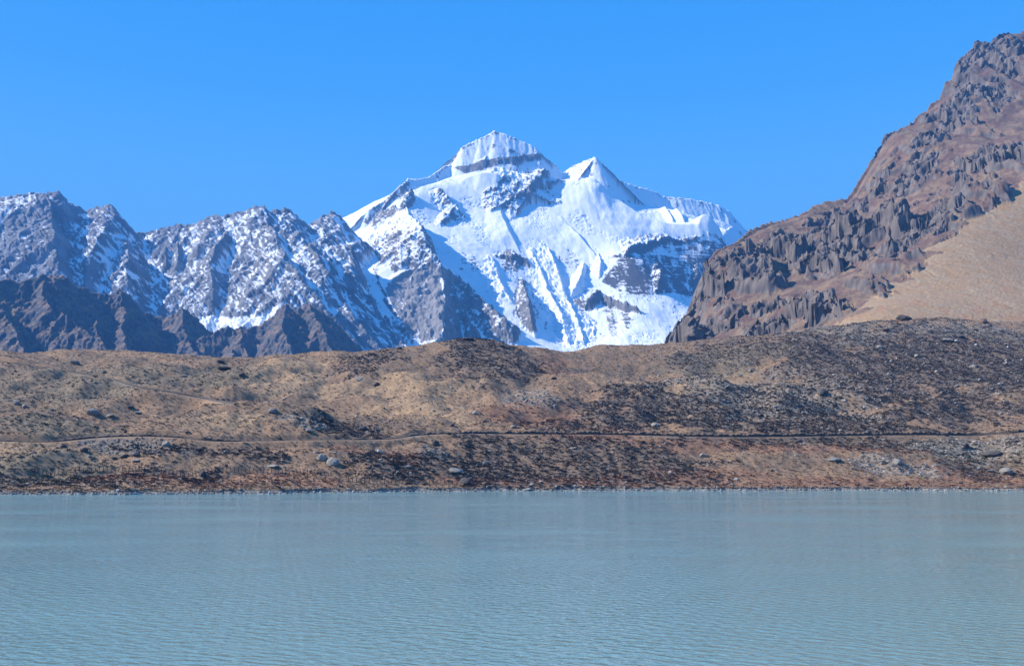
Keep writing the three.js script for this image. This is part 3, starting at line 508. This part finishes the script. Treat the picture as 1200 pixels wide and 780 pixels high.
const RUST = cover([[240, 562, 90, 9], [320, 560, 70, 9], [1000, 566, 160, 6], [820, 560, 90, 10], [650, 430, 18, 14], [690, 505, 60, 10], [470, 540, 24, 12], [410, 527, 30, 6], [560, 566, 60, 6], [140, 560, 60, 8], [690, 566, 90, 5], [1150, 560, 60, 8], [620, 485, 60, 12], [880, 523, 200, 6]]);
const GRAVEL = cover([[1150, 527, 70, 14], [1040, 545, 50, 8], [622, 467, 30, 11], [975, 385, 70, 9], [1130, 385, 90, 7], [150, 522, 60, 7], [900, 452, 110, 6], [1170, 390, 40, 8], [510, 528, 16, 6], [360, 497, 30, 8]]);
const GRASS = cover([[490, 480, 60, 14], [330, 440, 60, 20], [270, 490, 50, 10], [60, 530, 80, 8], [540, 485, 30, 10], [450, 455, 120, 12], [850, 449, 130, 6], [310, 556, 70, 4]]);
function amount(list, x, z, w) { let m = 0; for (const o of list) { const a = (x - o.x) / o.rx, b = (z - o.z) / o.rz, q = a * a + b * b; if (q > 2.2) continue; const v = o.k * (1 - smooth(.45, 1.5, q + w)); if (v > m) m = v; } return m; }
function cloth(x, z) {
  const w = fbm(x / 20, z / 20, 4) * 1.5 + n2(x / 3.2, z / 4) * .5, w2 = fbm(x / 14 + 50, z / 14, 4) * 1.2;
  return { heath: amount(HEATH, x, z, w), olive: amount(OLIVE, x, z, w2), rust: amount(RUST, x, z, w2), gravel: amount(GRAVEL, x, z, w), grass: amount(GRASS, x, z, w2) };
}
{
  let last = {};
  terrain({
    name: 'moraine_hill', px0: -130, px1: 1330, cols: 760, rows: [...span(205, 375, 345).slice(0, -1), ...span(375, 640, 265).slice(0, -1), ...span(640, 790, 30)],
    label: { label: 'brown grassy moraine hill across the lake', category: 'hill' },
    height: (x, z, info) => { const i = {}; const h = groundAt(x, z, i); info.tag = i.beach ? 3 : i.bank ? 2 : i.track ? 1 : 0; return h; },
    colour: ({ x, y, z, ny, tag }) => {
      const m = fbm(x / 9, z / 9, 3), f = n3(x / .9, y / .9, z / 1.3), n = fbm(x / 40 + 7, z / 40, 3), tone = 1 + f * .3 + m * .35;
      let c;
      if (tag === 3) c = mix3([.30, .29, .27], [.20, .19, .175], clamp(.5 + f * .6));
      else if (tag === 2) c = [.05, .04, .034];  // bank earth, its undercut shadow painted in as a near-black tone
      else if (tag === 1) c = [.25, .215, .18];
      else {
        const k = cloth(x, z);
        c = mix3([.25, .152, .086], [.185, .122, .075], clamp(.5 + n * 1.5 + m * .8));
        c = mix3(c, [.33, .215, .118], k.grass * .75); c = mix3(c, [.145, .122, .08], k.olive * .6); c = mix3(c, [.22, .10, .056], k.rust * .55); c = mix3(c, [.085, .072, .065], k.heath * .8); c = mix3(c, [.25, .215, .17], k.gravel * .5);
      }
      return [c[0] * tone, c[1] * tone, c[2] * tone];
    },
  });
}
function ribbon(name, t, lift, colour) {
  const W = 7, n = t.pts.length, pos = [], col = [], idx = [];
  for (let i = 0; i < n; i++) {
    const a = t.pts[Math.max(0, i - 1)], b = t.pts[Math.min(n - 1, i + 1)], dx = b[0] - a[0], dz = b[2] - a[2], l = Math.hypot(dx, dz);
    for (let k = 0; k <= W; k++) {
      const s = (k / W - .5) * 2 * (t.half - .12), x = t.pts[i][0] - dz / l * s, z = t.pts[i][2] + dx / l * s, rut = Math.abs(Math.abs(s) - t.half * .5) < t.half * .25 ? -.03 : 0;
      pos.push(x, t.pts[i][1] + lift + rut + n2(x, z) * .01, z);
      const f = 1 + n2(x / 1.3, z / 1.3) * .18; col.push(colour[0] * f, colour[1] * f, colour[2] * f);
      if (i && k) { const q = i * (W + 1) + k; idx.push(q - W - 2, q - W - 1, q - 1, q - W - 1, q, q - 1); }
    }
  }
  const g = new THREE.BufferGeometry(); g.setAttribute('position', new THREE.Float32BufferAttribute(pos, 3)); g.setAttribute('color', new THREE.Float32BufferAttribute(col, 3)); g.setIndex(idx); g.computeVertexNormals();
  const o = new THREE.Mesh(g, GROUND); o.name = name; o.castShadow = o.receiveShadow = true; o.userData = { kind: 'structure' }; scene.add(o);
}
ribbon('dirt_road', road, .06, [.30, .255, .21]); ribbon('footpath', path, .04, [.27, .215, .16]);
function bank(name, t) {                                            // raw earth face above the track, its turf edge ragged
  const n = t.pts.length, pos = [], col = [], idx = [], sub = 6; let q = 0;
  for (let i = 0; i + 1 < n; i++) for (let u = 0; u < sub; u++) {
    const a = t.pts[i], b = t.pts[i + 1], f = u / sub, dx = b[0] - a[0], dz = b[2] - a[2], l = Math.hypot(dx, dz), x = lerp(a[0], b[0], f), y = lerp(a[1], b[1], f), z = lerp(a[2], b[2], f);
    const nx = dz / l, nz = -dx / l, tall = Math.max(.03, bankHeight(t, x, z) * (1 + n2(x / 1.7, 3) * .35 + n2(x / 6, 8) * .3)), hang = .12 + n2(x / 1.1, 5) * .1;
    for (const [s, h] of [[t.half - .1, -.15], [t.half + .12 + n2(x / .8, 1) * .08, tall * .35], [t.half + .3 + n2(x / 1.2, 2) * .1, tall * .72], [t.half + .34 - hang, tall], [t.half + .9, tall + .12], [t.half + 2.8, 0]]) {
      const X = x + nx * s, Z = z + nz * s, Y = s > t.half + 2 ? groundAt(X, Z) - .15 : y + h, g = h >= tall * .95 || s > t.half + 2; pos.push(X, Y, Z);
      const k = 1 + n3(X * 1.5, Y * 3, Z) * .4, c = g ? [.12, .085, .06] : [.055, .045, .038]; col.push(c[0] * k, c[1] * k, c[2] * k);
    }
    if (q) for (let k = 0; k < 5; k++) { const o = q * 6 + k; idx.push(o - 6, o, o - 5, o, o + 1, o - 5); }
    q++;
  }
  const g = new THREE.BufferGeometry(); g.setAttribute('position', new THREE.Float32BufferAttribute(pos, 3)); g.setAttribute('color', new THREE.Float32BufferAttribute(col, 3)); g.setIndex(idx); g.computeVertexNormals();
  const o = new THREE.Mesh(g, GROUND); o.name = name; o.castShadow = o.receiveShadow = true; o.userData = { kind: 'structure' }; scene.add(o);
}
bank('road_bank', road); bank('path_bank', path);

// ---------------------------------------------------------------- valley floor behind everything, lake bed
{
  const g = new THREE.PlaneGeometry(16000, 16000, 1, 1); g.rotateX(-Math.PI / 2);
  const o = new THREE.Mesh(g, new THREE.MeshStandardMaterial({ color: new THREE.Color().setRGB(.14, .11, .08), roughness: 1 })); o.name = 'ground'; o.position.set(0, -6, -2500); o.receiveShadow = true; o.userData = { kind: 'structure' }; scene.add(o);
}
// ---------------------------------------------------------------- the lake: turbid meltwater under small wind waves
{
  const rng = mulberry(77), N = 1024, waves = [];
  for (let k = 0; k < 260; k++) {                                    // whole numbers of waves per tile, so that the tile repeats without a seam
    const n = Math.round(14 * Math.pow(11, rng())), a = Math.PI / 2 + (rng() + rng() + rng() - 1.5) * 1.05;
    waves.push([Math.round(n * Math.cos(a)), Math.round(n * Math.sin(a)), rng() * 6.283, 1 / Math.pow(n, 1.0)]);
  }
  const H = new Float32Array(N * N); let lo = 1e9, hi = -1e9;
  const tab = new Float32Array(N); for (let i = 0; i < N; i++) tab[i] = Math.sin(i / N * 2 * Math.PI);
  for (const [kx, kz, ph, am] of waves) { const p0 = Math.round(ph / 6.283 * N); for (let j = 0; j < N; j++) { let p = (((kz * j + p0) % N) + N) % N; const st = ((kx % N) + N) % N; for (let i = 0; i < N; i++) { H[j * N + i] += am * tab[p]; p += st; if (p >= N) p -= N; } } }
  for (const v of H) { if (v < lo) lo = v; if (v > hi) hi = v; }
  const px = new Uint8Array(N * N * 4); for (let i = 0; i < N * N; i++) { const t = (H[i] - lo) / (hi - lo), v = Math.round(255 * t); px[i * 4] = px[i * 4 + 1] = px[i * 4 + 2] = v; px[i * 4 + 3] = 255; }
  // slopes for the second, larger tile
  const nm = new Uint8Array(N * N * 4);
  for (let j = 0; j < N; j++) for (let i = 0; i < N; i++) {
    const s = 26, dx = (H[j * N + (i + 1) % N] - H[j * N + (i + N - 1) % N]) * s, dz = (H[((j + 1) % N) * N + i] - H[((j + N - 1) % N) * N + i]) * s, l = 1 / Math.hypot(dx, dz, 1), o = (j * N + i) * 4;
    nm[o] = 127.5 - dx * l * 127.5; nm[o + 1] = 127.5 - dz * l * 127.5; nm[o + 2] = 127.5 + l * 127.5; nm[o + 3] = 255;
  }
  const tex = (data, rep, rot) => { const t = new THREE.DataTexture(data, N, N, THREE.RGBAFormat); t.wrapS = t.wrapT = THREE.RepeatWrapping; t.magFilter = THREE.LinearFilter; t.minFilter = THREE.LinearMipmapLinearFilter; t.generateMipmaps = true; t.repeat.set(rep, rep); t.rotation = rot; t.needsUpdate = true; return t; };
  const G = 256, gd = new Uint8Array(G * G * 4);                      // wind patches: how ruffled the surface is, 260 m across
  for (let i = 0; i < G * G; i++) { const x = i % G / G * 260, y = Math.floor(i / G) / G * 260, v = 255 * clamp(.09 + fbm(x / 60, y / 26, 4) * .14, .04, .24); gd[i * 4] = gd[i * 4 + 1] = gd[i * 4 + 2] = v; gd[i * 4 + 3] = 255; }
  const gusts = new THREE.DataTexture(gd, G, G, THREE.RGBAFormat); gusts.wrapS = gusts.wrapT = THREE.MirroredRepeatWrapping; gusts.magFilter = THREE.LinearFilter; gusts.repeat.set(1 / 260, 1 / 260); gusts.needsUpdate = true;
  const water = new THREE.MeshPhysicalMaterial({ color: new THREE.Color().setRGB(.168, .28, .268), roughness: 1, ior: 1.333, metalness: 0, bumpMap: tex(px, 1 / 7.7, .13), bumpScale: .024, normalMap: tex(nm, 1 / 12.1, -.21), normalScale: new THREE.Vector2(.05, .05), roughnessMap: gusts });
  // rows of the sheet get longer with distance; low swell in the shape itself where it can be seen
  const rows = [], cols = 260; for (let D = 6; D < 360; D *= 1.012) rows.push(D); rows.push(360);
  const pos = [], uv = [], idx = [];
  const swell = [[.9, .35, 1.3], [.75, -.5, 2.1], [1.3, .1, .4], [1.7, .8, 3.3], [2.3, -.3, 5.1]];
  rows.forEach((D, j) => { for (let i = 0; i <= cols; i++) {
    const x = lerp(-.9, .9, i / cols) * D, step = D * .012, cell = D * 1.8 / cols; let y = 0;
    for (const [k, a, p] of swell) { const lam = 6.283 / k; y += .005 / k * smooth(1.5, 4, lam / Math.max(step, cell)) * Math.sin(k * (x * Math.sin(a) + D * Math.cos(a)) + p + n2(x / 30, D / 30) * 2); }
    pos.push(x, y, -D); uv.push(x, D);
    if (i && j) { const q = j * (cols + 1) + i; idx.push(q - cols - 2, q - cols - 1, q - 1, q - cols - 1, q, q - 1); }
  } });
  const g = new THREE.BufferGeometry(); g.setAttribute('position', new THREE.Float32BufferAttribute(pos, 3)); g.setAttribute('uv', new THREE.Float32BufferAttribute(uv, 2)); g.setIndex(idx); g.computeVertexNormals();
  const o = new THREE.Mesh(g, water); o.name = 'lake'; o.receiveShadow = true; o.userData = { kind: 'structure' }; scene.add(o);
}
// ---------------------------------------------------------------- stones
function stoneShape(seed, flat, cuts, detail) {
  const rng = mulberry(seed), planes = [];
  for (let k = 0; k < cuts; k++) { const u = rng() * 2 - 1, a = rng() * 6.283, q = Math.sqrt(1 - u * u); planes.push([q * Math.cos(a), u, q * Math.sin(a), .62 + rng() * .38]); }
  const g = new THREE.IcosahedronGeometry(1, detail), p = g.attributes.position;
  for (let i = 0; i < p.count; i++) {
    let x = p.getX(i), y = p.getY(i), z = p.getZ(i), r = 1.05;
    for (const [a, b, c, d] of planes) { const t = a * x + b * y + c * z; if (t > 1e-3) r = Math.min(r, d / t); }
    r *= 1 + n3(x * 2.3 + seed, y * 2.3, z * 2.3) * .07;
    p.setXYZ(i, x * r, y * r * flat, z * r);
  }
  g.computeVertexNormals();
  return g;
}
const stoneMat = (r, g, b) => {
  const N = 64, d = new Uint8Array(N * N * 4), k = r * 77;
  for (let i = 0; i < N * N; i++) { const x = i % N, y = (i / N) | 0, v = 205 + 50 * clamp(fbm(x / 9 + k, y / 9, 4) + .3) - (n2(x / 2.1 + k, y / 2.1) > .5 ? 34 : 0); d[i * 4] = d[i * 4 + 1] = d[i * 4 + 2] = clamp(v, 0, 255); d[i * 4 + 3] = 255; }
  const t = new THREE.DataTexture(d, N, N, THREE.RGBAFormat); t.wrapS = t.wrapT = THREE.RepeatWrapping; t.magFilter = THREE.LinearFilter; t.repeat.set(3, 2); t.colorSpace = THREE.SRGBColorSpace; t.needsUpdate = true;
  return new THREE.MeshStandardMaterial({ color: new THREE.Color().setRGB(r, g, b), map: t, roughness: .95, flatShading: true });
};
const STONE = { pale: stoneMat(.40, .36, .305), grey: stoneMat(.30, .275, .245), dark: stoneMat(.11, .095, .085), rust: stoneMat(.20, .125, .09), blue: stoneMat(.25, .255, .25), white: stoneMat(.64, .61, .56) };
const SHAPES = [0, 1, 2, 3, 4, 5, 6, 7].map((k) => stoneShape(300 + k * 13, [.75, .62, .85, .55, .7, .9, .6, .78][k], 9 + k % 4, 2));
const FLAT = [0, 1, 2].map((k) => stoneShape(500 + k * 7, .34, 9, 2));
const names = {};
function numbered(n) { names[n] = (names[n] ?? -1) + 1; return names[n] ? n + '_' + String(names[n]).padStart(3, '0') : n; }
const srng = mulberry(4242);
function boulder(px, py, w, tone, label, group, flat = false, name = 'boulder') {
  let p = null; for (let k = 0; k < 16 && !p; k++) p = onHill(px, Math.min(py + w * .22 + k, 577)); if (!p) return;
  const r = w * -p[2] / FOCAL / 2 * 1.04, sh = flat ? FLAT : SHAPES, o = new THREE.Mesh(sh[Math.floor(srng() * sh.length)], STONE[tone]);
  o.name = numbered(name); o.position.set(p[0], p[1] + r * (flat ? .1 : .22), p[2]); o.rotation.set((srng() - .5) * .5, srng() * 6.28, (srng() - .5) * .5);
  o.scale.set(r * (1 + (srng() - .5) * .2), r * (.85 + srng() * .3), r * (1 + (srng() - .5) * .2));
  o.castShadow = o.receiveShadow = true; o.userData = { label, category: 'boulder' }; if (group) o.userData.group = group;
  scene.add(o);
}
for (const [px, py, w, tone, label, flat] of [
  [549, 395, 15, 'dark', 'low dark flat-topped boulder on the hill crest below the grey slab', 1],
  [1060, 368, 15, 'dark', 'large dark boulder perched alone on the highest crest above the heath'],
  [1153, 375.5, 11, 'rust', 'dark pointed reddish boulder on the crest against the tan slope'],
  [1038, 386, 9, 'rust', 'rust brown boulder just under the crest, beside the dark perched one'],
  [1111, 396, 15, 'grey', 'wide flat grey slab of rock lying on the dark heath', 1],
  [1126, 392.5, 11, 'dark', 'dark flat rock beside the wide grey slab on the heath', 1],
  [1121.5, 398.6, 5, 'white', 'small white stone between the two flat rocks on the heath'],
  [1031, 406, 8, 'pale', 'pale upright boulder at the edge of the dark heath below the crest'],
  [1141, 429, 7, 'pale', 'pale angular boulder in the middle of the dark heath'],
  [965, 459.5, 11, 'dark', 'round black boulder on the pale terrace edge above the road'],
  [978.5, 536, 14, 'blue', 'bluish grey low boulder below the road near the gravel patch', 1],
  [1034, 539, 8, 'pale', 'pale flat boulder beside the grey boulder below the road', 1],
  [1052, 541, 11, 'grey', 'grey boulder with a pale flat neighbour below the road'],
  [1180, 551.5, 15, 'grey', 'big grey block standing near the shore below the gravel mound'],
  [1163, 528, 20, 'dark', 'long dark rock ledge on the gravel mound', 1],
  [1132, 521.5, 8, 'dark', 'dark pointed boulder where the road meets the gravel mound'],
  [1161.5, 550, 9, 'grey', 'low grey boulder next to the big grey shore block', 1],
  [857, 567, 6, 'white', 'bright white boulder at the water edge'], [863, 561, 5, 'white', 'small white stone just above the bright white shore boulder'],
  [824.6, 533, 9, 'pale', 'pale wedge-shaped boulder with a dark side below the road'],
  [617, 571.6, 11, 'pale', 'pale flat rock lying on the beach', 1], [624, 567, 7, 'pale', 'pale round rock behind the flat beach rock'],
  [534, 550, 17, 'grey', 'big grey outcrop boulder above a dark hollow near the shore'], [545, 563, 13, 'dark', 'black boulder in the hollow under the big grey shore outcrop'],
  [569, 542, 7, 'blue', 'bluish boulder in a black heath patch below the road'],
  [377, 535, 12, 'pale', 'pale rounded boulder of a pair beside black heath, the one nearer the fence'], [390, 540, 15, 'pale', 'pale striped boulder of a pair beside black heath, the larger one'],
  [444, 528, 6, 'white', 'cream white stone at the top of the black heath by the lower road'], [478, 546, 8, 'blue', 'dark blue grey pointed boulder on reddish ground below the road'],
  [510, 519, 9, 'dark', 'dark brown boulder on pale rubble just under the road'], [530, 497.6, 6, 'dark', 'dark boulder on the bank edge above the road bend'],
  [568, 493, 6, 'dark', 'dark boulder at the foot of the tan grass above the road'], [556.5, 483, 6, 'white', 'white stone on tan grass above the road'], [602, 499, 8, 'pale', 'pale leaning slab on the bank directly above the road'],
  [649, 442.5, 6, 'dark', 'lone black boulder in the grassy gully below the saddle'], [588, 404, 8, 'dark', 'dark flat boulder on the rounded heath summit', 1], [716.5, 404.5, 4, 'dark', 'tiny dark cairn-like rock on the saddle crest below the glacier'],
  [768, 497, 9, 'pale', 'pale boulder cluster stone right above the road'], [891, 485, 7, 'dark', 'black boulder in dark heath above the road'], [909, 476, 5, 'pale', 'pale stone in dark heath above the road'],
  [108.5, 482, 14, 'blue', 'bluish grey angular boulder in the hollow behind the front mound'], [129, 485.5, 12, 'pale', 'pale low boulder beside the bluish angular one', 1], [152.7, 476, 8, 'dark', 'dark pointed boulder in the grassy hollow'], [161.5, 481.5, 10, 'grey', 'flat grey boulder beside the dark pointed one in the hollow', 1],
  [87.5, 423.6, 10, 'grey', 'grey boulder on the hillside above the footpath'], [216, 438.7, 8, 'grey', 'grey flat boulder on the slope below the footpath crest', 1], [283, 438, 8, 'dark', 'dark round boulder near the small dip in the crest'], [257, 421, 12, 'dark', 'dark flat slab just below the dip in the crest', 1], [263, 428.5, 16, 'dark', 'long dark ledge of rock below the crest dip', 1],
  [260, 468, 7, 'dark', 'dark boulder at the lower end of the footpath'], [98, 527, 9, 'dark', 'black wedge-shaped boulder beside the lower road'], [74, 523, 7, 'dark', 'dark green grey boulder on the lower road edge'], [194, 520, 9, 'pale', 'pale round boulder on the rubble below the lower road'], [133, 535, 9, 'dark', 'dark brown flat boulder below the rubble', 1], [145, 534, 8, 'dark', 'dark brown round boulder beside the flat one below the rubble'], [159, 532, 9, 'dark', 'dark boulder with a pale stone at its foot'], [159, 538, 9, 'pale', 'pale pinkish flat stone above the fence', 1],
  [104, 534, 4, 'white', 'small white stone below the black wedge boulder'], [237, 555, 9, 'dark', 'black boulder in a dark clump near the shore'], [320, 481, 11, 'grey', 'grey boulder on top of the second mound'], [362, 504, 9, 'pale', 'pale boulder among rubble at the mound foot'], [421, 442, 10, 'grey', 'grey flat boulder on the middle slope', 1], [441, 449.5, 8, 'dark', 'dark boulder on the middle slope'], [436, 413, 10, 'dark', 'black flat boulder on the crest beside the scree fan', 1], [467, 407.5, 9, 'dark', 'dark boulder on the crest under the snow gully'], [425, 501, 9, 'dark', 'dark boulder at the end of the mound rubble'], [320, 544, 13, 'pale', 'pale flat rock just behind the fence', 1],
  [28, 475, 6, 'pale', 'pale stone on the crest of the front mound'], [19, 471, 7, 'grey', 'grey stone behind the front mound crest'],
]) boulder(px, py, w, tone, label, null, !!flat);
// alike stones, scattered: [how many, where, size range, tones, label, group]
for (const [n, x0, x1, y0, y1, w0, w1, tones, label, group] of [
  [75, 960, 1198, 390, 500, 2.8, 6.2, ['pale', 'pale', 'grey', 'white'], 'pale stone scattered over the dark heath slope below the crest', 'pale stones on the dark heath'],
  [40, 700, 950, 410, 500, 2.8, 5.6, ['pale', 'grey', 'grey'], 'grey stone scattered over the terrace slope above the road', 'grey stones on the terrace slope'],
  [28, 600, 648, 459, 476, 2.8, 5, ['pale', 'grey', 'blue'], 'stone of the pale rubble heap above the road', 'stones of the rubble heap'],
  [26, 560, 1190, 518, 566, 2.8, 5.5, ['pale', 'grey', 'grey'], 'grey stone on the slope between the road and the lake', 'stones between road and lake'],
  [30, 10, 500, 420, 470, 2.2, 4.2, ['grey', 'dark', 'pale'], 'small stone on the brown grass slope near the footpath', 'stones near the footpath'],
  [24, 120, 230, 516, 536, 2.4, 4.6, ['pale', 'grey', 'blue'], 'stone in the rubble below the lower road', 'rubble stones below the lower road'],
]) for (let k = 0; k < n; k++) { const u = (srng() + srng()) / 2; boulder(lerp(x0, x1, srng()), lerp(y0, y1, lerp(srng(), u, .5)), lerp(w0, w1, srng() * srng()), tones[Math.floor(srng() * tones.length)], label, group, srng() < .25); }
// ---------------------------------------------------------------- ground cover too fine to count
function strew(name, label, category, geos, mats, count, pick, place) {
  geos.forEach((g, v) => {
    const spots = []; const rng = mulberry(900 + v * 31 + name.length * 7);
    let tries = 0;
    while (spots.length < count / geos.length && tries++ < count * 14) {
      const q = rng(), D = lerp(222, 615, Math.pow(q, 1.25)), x = lerp(-.62, .62, rng()) * D, z = -D, info = {};
      if (D - shoreD(x, z) < 1) continue;
      const s = pick(x, z, rng); if (!s) continue;
      const y = groundAt(x, z, info); if (info.track || info.verge) continue;
      if (place && !place(info, x, z, rng)) continue;
      spots.push([x, y, z, s[0], s[1], rng() * 6.28, (rng() - .5) * .4]);
    }
    const m = new THREE.InstancedMesh(g, mats, spots.length), M = new THREE.Matrix4(), q = new THREE.Quaternion(), E = new THREE.Euler(), c = new THREE.Color();
    spots.forEach(([x, y, z, s, col, a, t], i) => { q.setFromEuler(E.set(t, a, t * .7)); m.setMatrixAt(i, M.compose(new THREE.Vector3(x, y + s * .06, z), q, new THREE.Vector3(s, s * .8, s))); m.setColorAt(i, c.setRGB(...col)); });
    m.name = numbered(name); m.castShadow = m.receiveShadow = true; m.userData = { kind: 'stuff', label, category }; scene.add(m);
  });
}
// a low cushion of twigs: many small upright faces round a centre
function cushion(seed, blades, high) {
  const rng = mulberry(seed), pos = [];
  for (let k = 0; k < blades; k++) {
    const a = rng() * 6.283, r = Math.sqrt(rng()) * .42, x = Math.cos(a) * r, z = Math.sin(a) * r, b = rng() * 6.283, w = .09 + rng() * .1, h = high * (1 - r * 1.2) * (.6 + rng() * .6), lx = (x * .7 + (rng() - .5) * .25), lz = (z * .7 + (rng() - .5) * .25);
    const cx = Math.cos(b) * w, cz = Math.sin(b) * w;
    pos.push(x - cx, -.05, z - cz, x + cx, -.05, z + cz, x + lx + cx * .5, h, z + lz + cz * .5, x - cx, -.05, z - cz, x + lx + cx * .5, h, z + lz + cz * .5, x + lx - cx * .6, h * .85, z + lz - cz * .6);
  }
  const g = new THREE.BufferGeometry(); g.setAttribute('position', new THREE.Float32BufferAttribute(pos, 3)); g.computeVertexNormals(); return g;
}
const twig = new THREE.MeshStandardMaterial({ roughness: 1, side: THREE.DoubleSide });
const vary = (c, rng, k = .35) => { const f = 1 - k / 2 + rng() * k; return [c[0] * f, c[1] * f, c[2] * f]; };
strew('heath_shrubs', 'low dark dwarf shrubs covering the moraine slopes', 'shrubs', [cushion(1, 16, .42), cushion(2, 16, .36), cushion(3, 14, .5)], twig, 50000, (x, z, rng) => {
  const k = cloth(x, z); if (rng() > k.heath * 1.1 + .02 + k.olive * .06 + k.rust * .05) return null;
  const c = rng() < k.rust * .5 ? [.22, .105, .062] : rng() < .15 ? [.13, .075, .06] : rng() < k.olive * .5 ? [.10, .10, .06] : [.078, .067, .061];
  return [.55 + rng() * rng() * 1.3, vary(c, rng, .6)];
});
strew('grass_tussocks', 'dry tan grass tussocks over the moraine', 'grass', [cushion(4, 12, .5), cushion(5, 12, .4)], twig, 75000, (x, z, rng) => {
  const k = cloth(x, z); if (rng() < k.heath * .85 + k.gravel * .4) return null;
  const c = rng() < k.rust * .8 ? [.24, .115, .062] : rng() < k.olive * .7 ? [.155, .132, .088] : rng() < .35 + k.grass * .5 ? [.33, .22, .125] : rng() < .5 ? [.25, .155, .088] : [.18, .118, .075];
  return [.35 + rng() * rng() * .8, vary(c, rng, .5)];
});
strew('loose_stones', 'small loose grey stones strewn over the moraine', 'stones', [stoneShape(71, .6, 8, 0), stoneShape(72, .7, 8, 0)], new THREE.MeshStandardMaterial({ roughness: 1, flatShading: true }), 46000, (x, z, rng) => {
  const k = cloth(x, z), far = smooth(380, 560, -z) * smooth(-.05, .2, x / -z); if (rng() > k.gravel * 1.2 + far * .4 + k.heath * .2 + .03) return null;
  return [.14 + rng() * rng() * rng() * .95, vary(rng() < .35 ? [.38, .335, .28] : rng() < .5 ? [.24, .205, .17] : [.15, .125, .105], rng, .5)];
});
{
  // gravel of the beach
  const rng = mulberry(61), g = stoneShape(73, .6, 8, 0), m = new THREE.InstancedMesh(g, new THREE.MeshStandardMaterial({ roughness: .9, flatShading: true }), 9000), M = new THREE.Matrix4(), q = new THREE.Quaternion(), E = new THREE.Euler(), c = new THREE.Color();
  for (let i = 0; i < 9000; i++) {
    const u = lerp(-.62, .62, rng()), s0 = shoreD(u * 250, -250), D = s0 + (rng() * 1.3 - .15) * 2.2, x = u * D, s = .06 + Math.pow(rng(), 9) * .5;
    q.setFromEuler(E.set(rng() * 6, rng() * 6, rng() * 6)); m.setMatrixAt(i, M.compose(new THREE.Vector3(x, Math.max(groundAt(x, -D), -.05) + s * .2, -D), q, new THREE.Vector3(s, s, s)));
    m.setColorAt(i, c.setRGB(...vary(rng() < .35 ? [.33, .31, .275] : [.19, .175, .15], rng, .6)));
  }
  m.name = 'beach_gravel'; m.castShadow = m.receiveShadow = true; m.userData = { kind: 'stuff', label: 'pale gravel and pebbles along the waterline', category: 'gravel' }; scene.add(m);
}
// ---------------------------------------------------------------- post fences above the shore
function fence(list, gap, tall, label, group) {
  const pts = list.map(([px, py]) => onHill(px, py)).filter(Boolean).map((p) => new THREE.Vector3(...p)), curve = new THREE.CatmullRomCurve3(pts, false, 'centripetal'), n = Math.round(curve.getLength() / gap);
  const root = new THREE.Group(); root.name = numbered('fence'); root.position.copy(pts[0]); root.userData = { label, category: 'fence', group }; scene.add(root);
  const wood = new THREE.MeshStandardMaterial({ color: new THREE.Color().setRGB(.07, .052, .04), roughness: .95 }), steel = new THREE.MeshStandardMaterial({ color: new THREE.Color().setRGB(.16, .14, .12), roughness: .7, metalness: .3 });
  const stake = new THREE.CylinderGeometry(.085, .10, tall + .3, 6); stake.translate(0, (tall - .3) / 2, 0);
  const rng = mulberry(list.length * 17 + 3), tops = [[], []];
  curve.getSpacedPoints(n).forEach((p, i) => {
    const y = groundAt(p.x, p.z), o = new THREE.Mesh(stake, wood); o.name = i ? 'post_' + String(i).padStart(3, '0') : 'post';
    o.position.set(p.x, y, p.z).sub(root.position); o.rotation.set((rng() - .5) * .14, rng() * 6, (rng() - .5) * .14); o.scale.y = .9 + rng() * .2; o.castShadow = o.receiveShadow = true; root.add(o);
    tops.forEach((t, k) => t.push(new THREE.Vector3(p.x, y + tall * (.9 - k * .42), p.z).sub(root.position)));
  });
  tops.forEach((t, k) => { const o = new THREE.Mesh(new THREE.TubeGeometry(new THREE.CatmullRomCurve3(t), t.length * 2, .03, 4), steel); o.name = k ? 'wire_001' : 'wire'; o.castShadow = true; root.add(o); });
}
fence([[40, 551], [90, 552], [135, 553], [190, 553], [250, 553], [300, 553], [345, 555], [380, 556.5]], 1.05, 1.35, 'long fence of thin dark stakes and wire on tan grass above the shore', 'stake fences above the shore');
fence([[408, 564], [440, 566], [470, 566], [500, 566.5], [530, 567]], 1.15, 1.2, 'short low stake fence below the black heath patch near the shore', 'stake fences above the shore');
{
  const g = new THREE.CylinderGeometry(.05, .07, 1.3, 6); g.translate(0, .5, 0);
  const m = new THREE.MeshStandardMaterial({ color: new THREE.Color().setRGB(.45, .43, .40), roughness: .8 });
  for (const [px, py] of [[537, 509.6], [554, 509.6]]) { const p = onHill(px, py); if (!p) continue; const o = new THREE.Mesh(g, m); o.name = numbered('marker_post'); o.position.set(p[0], p[1] + .04, p[2]); o.castShadow = true; o.userData = { label: 'thin pale marker post at the edge of the dirt road', category: 'post', group: 'marker posts by the road' }; scene.add(o); }
}
renderer.render(scene, camera);
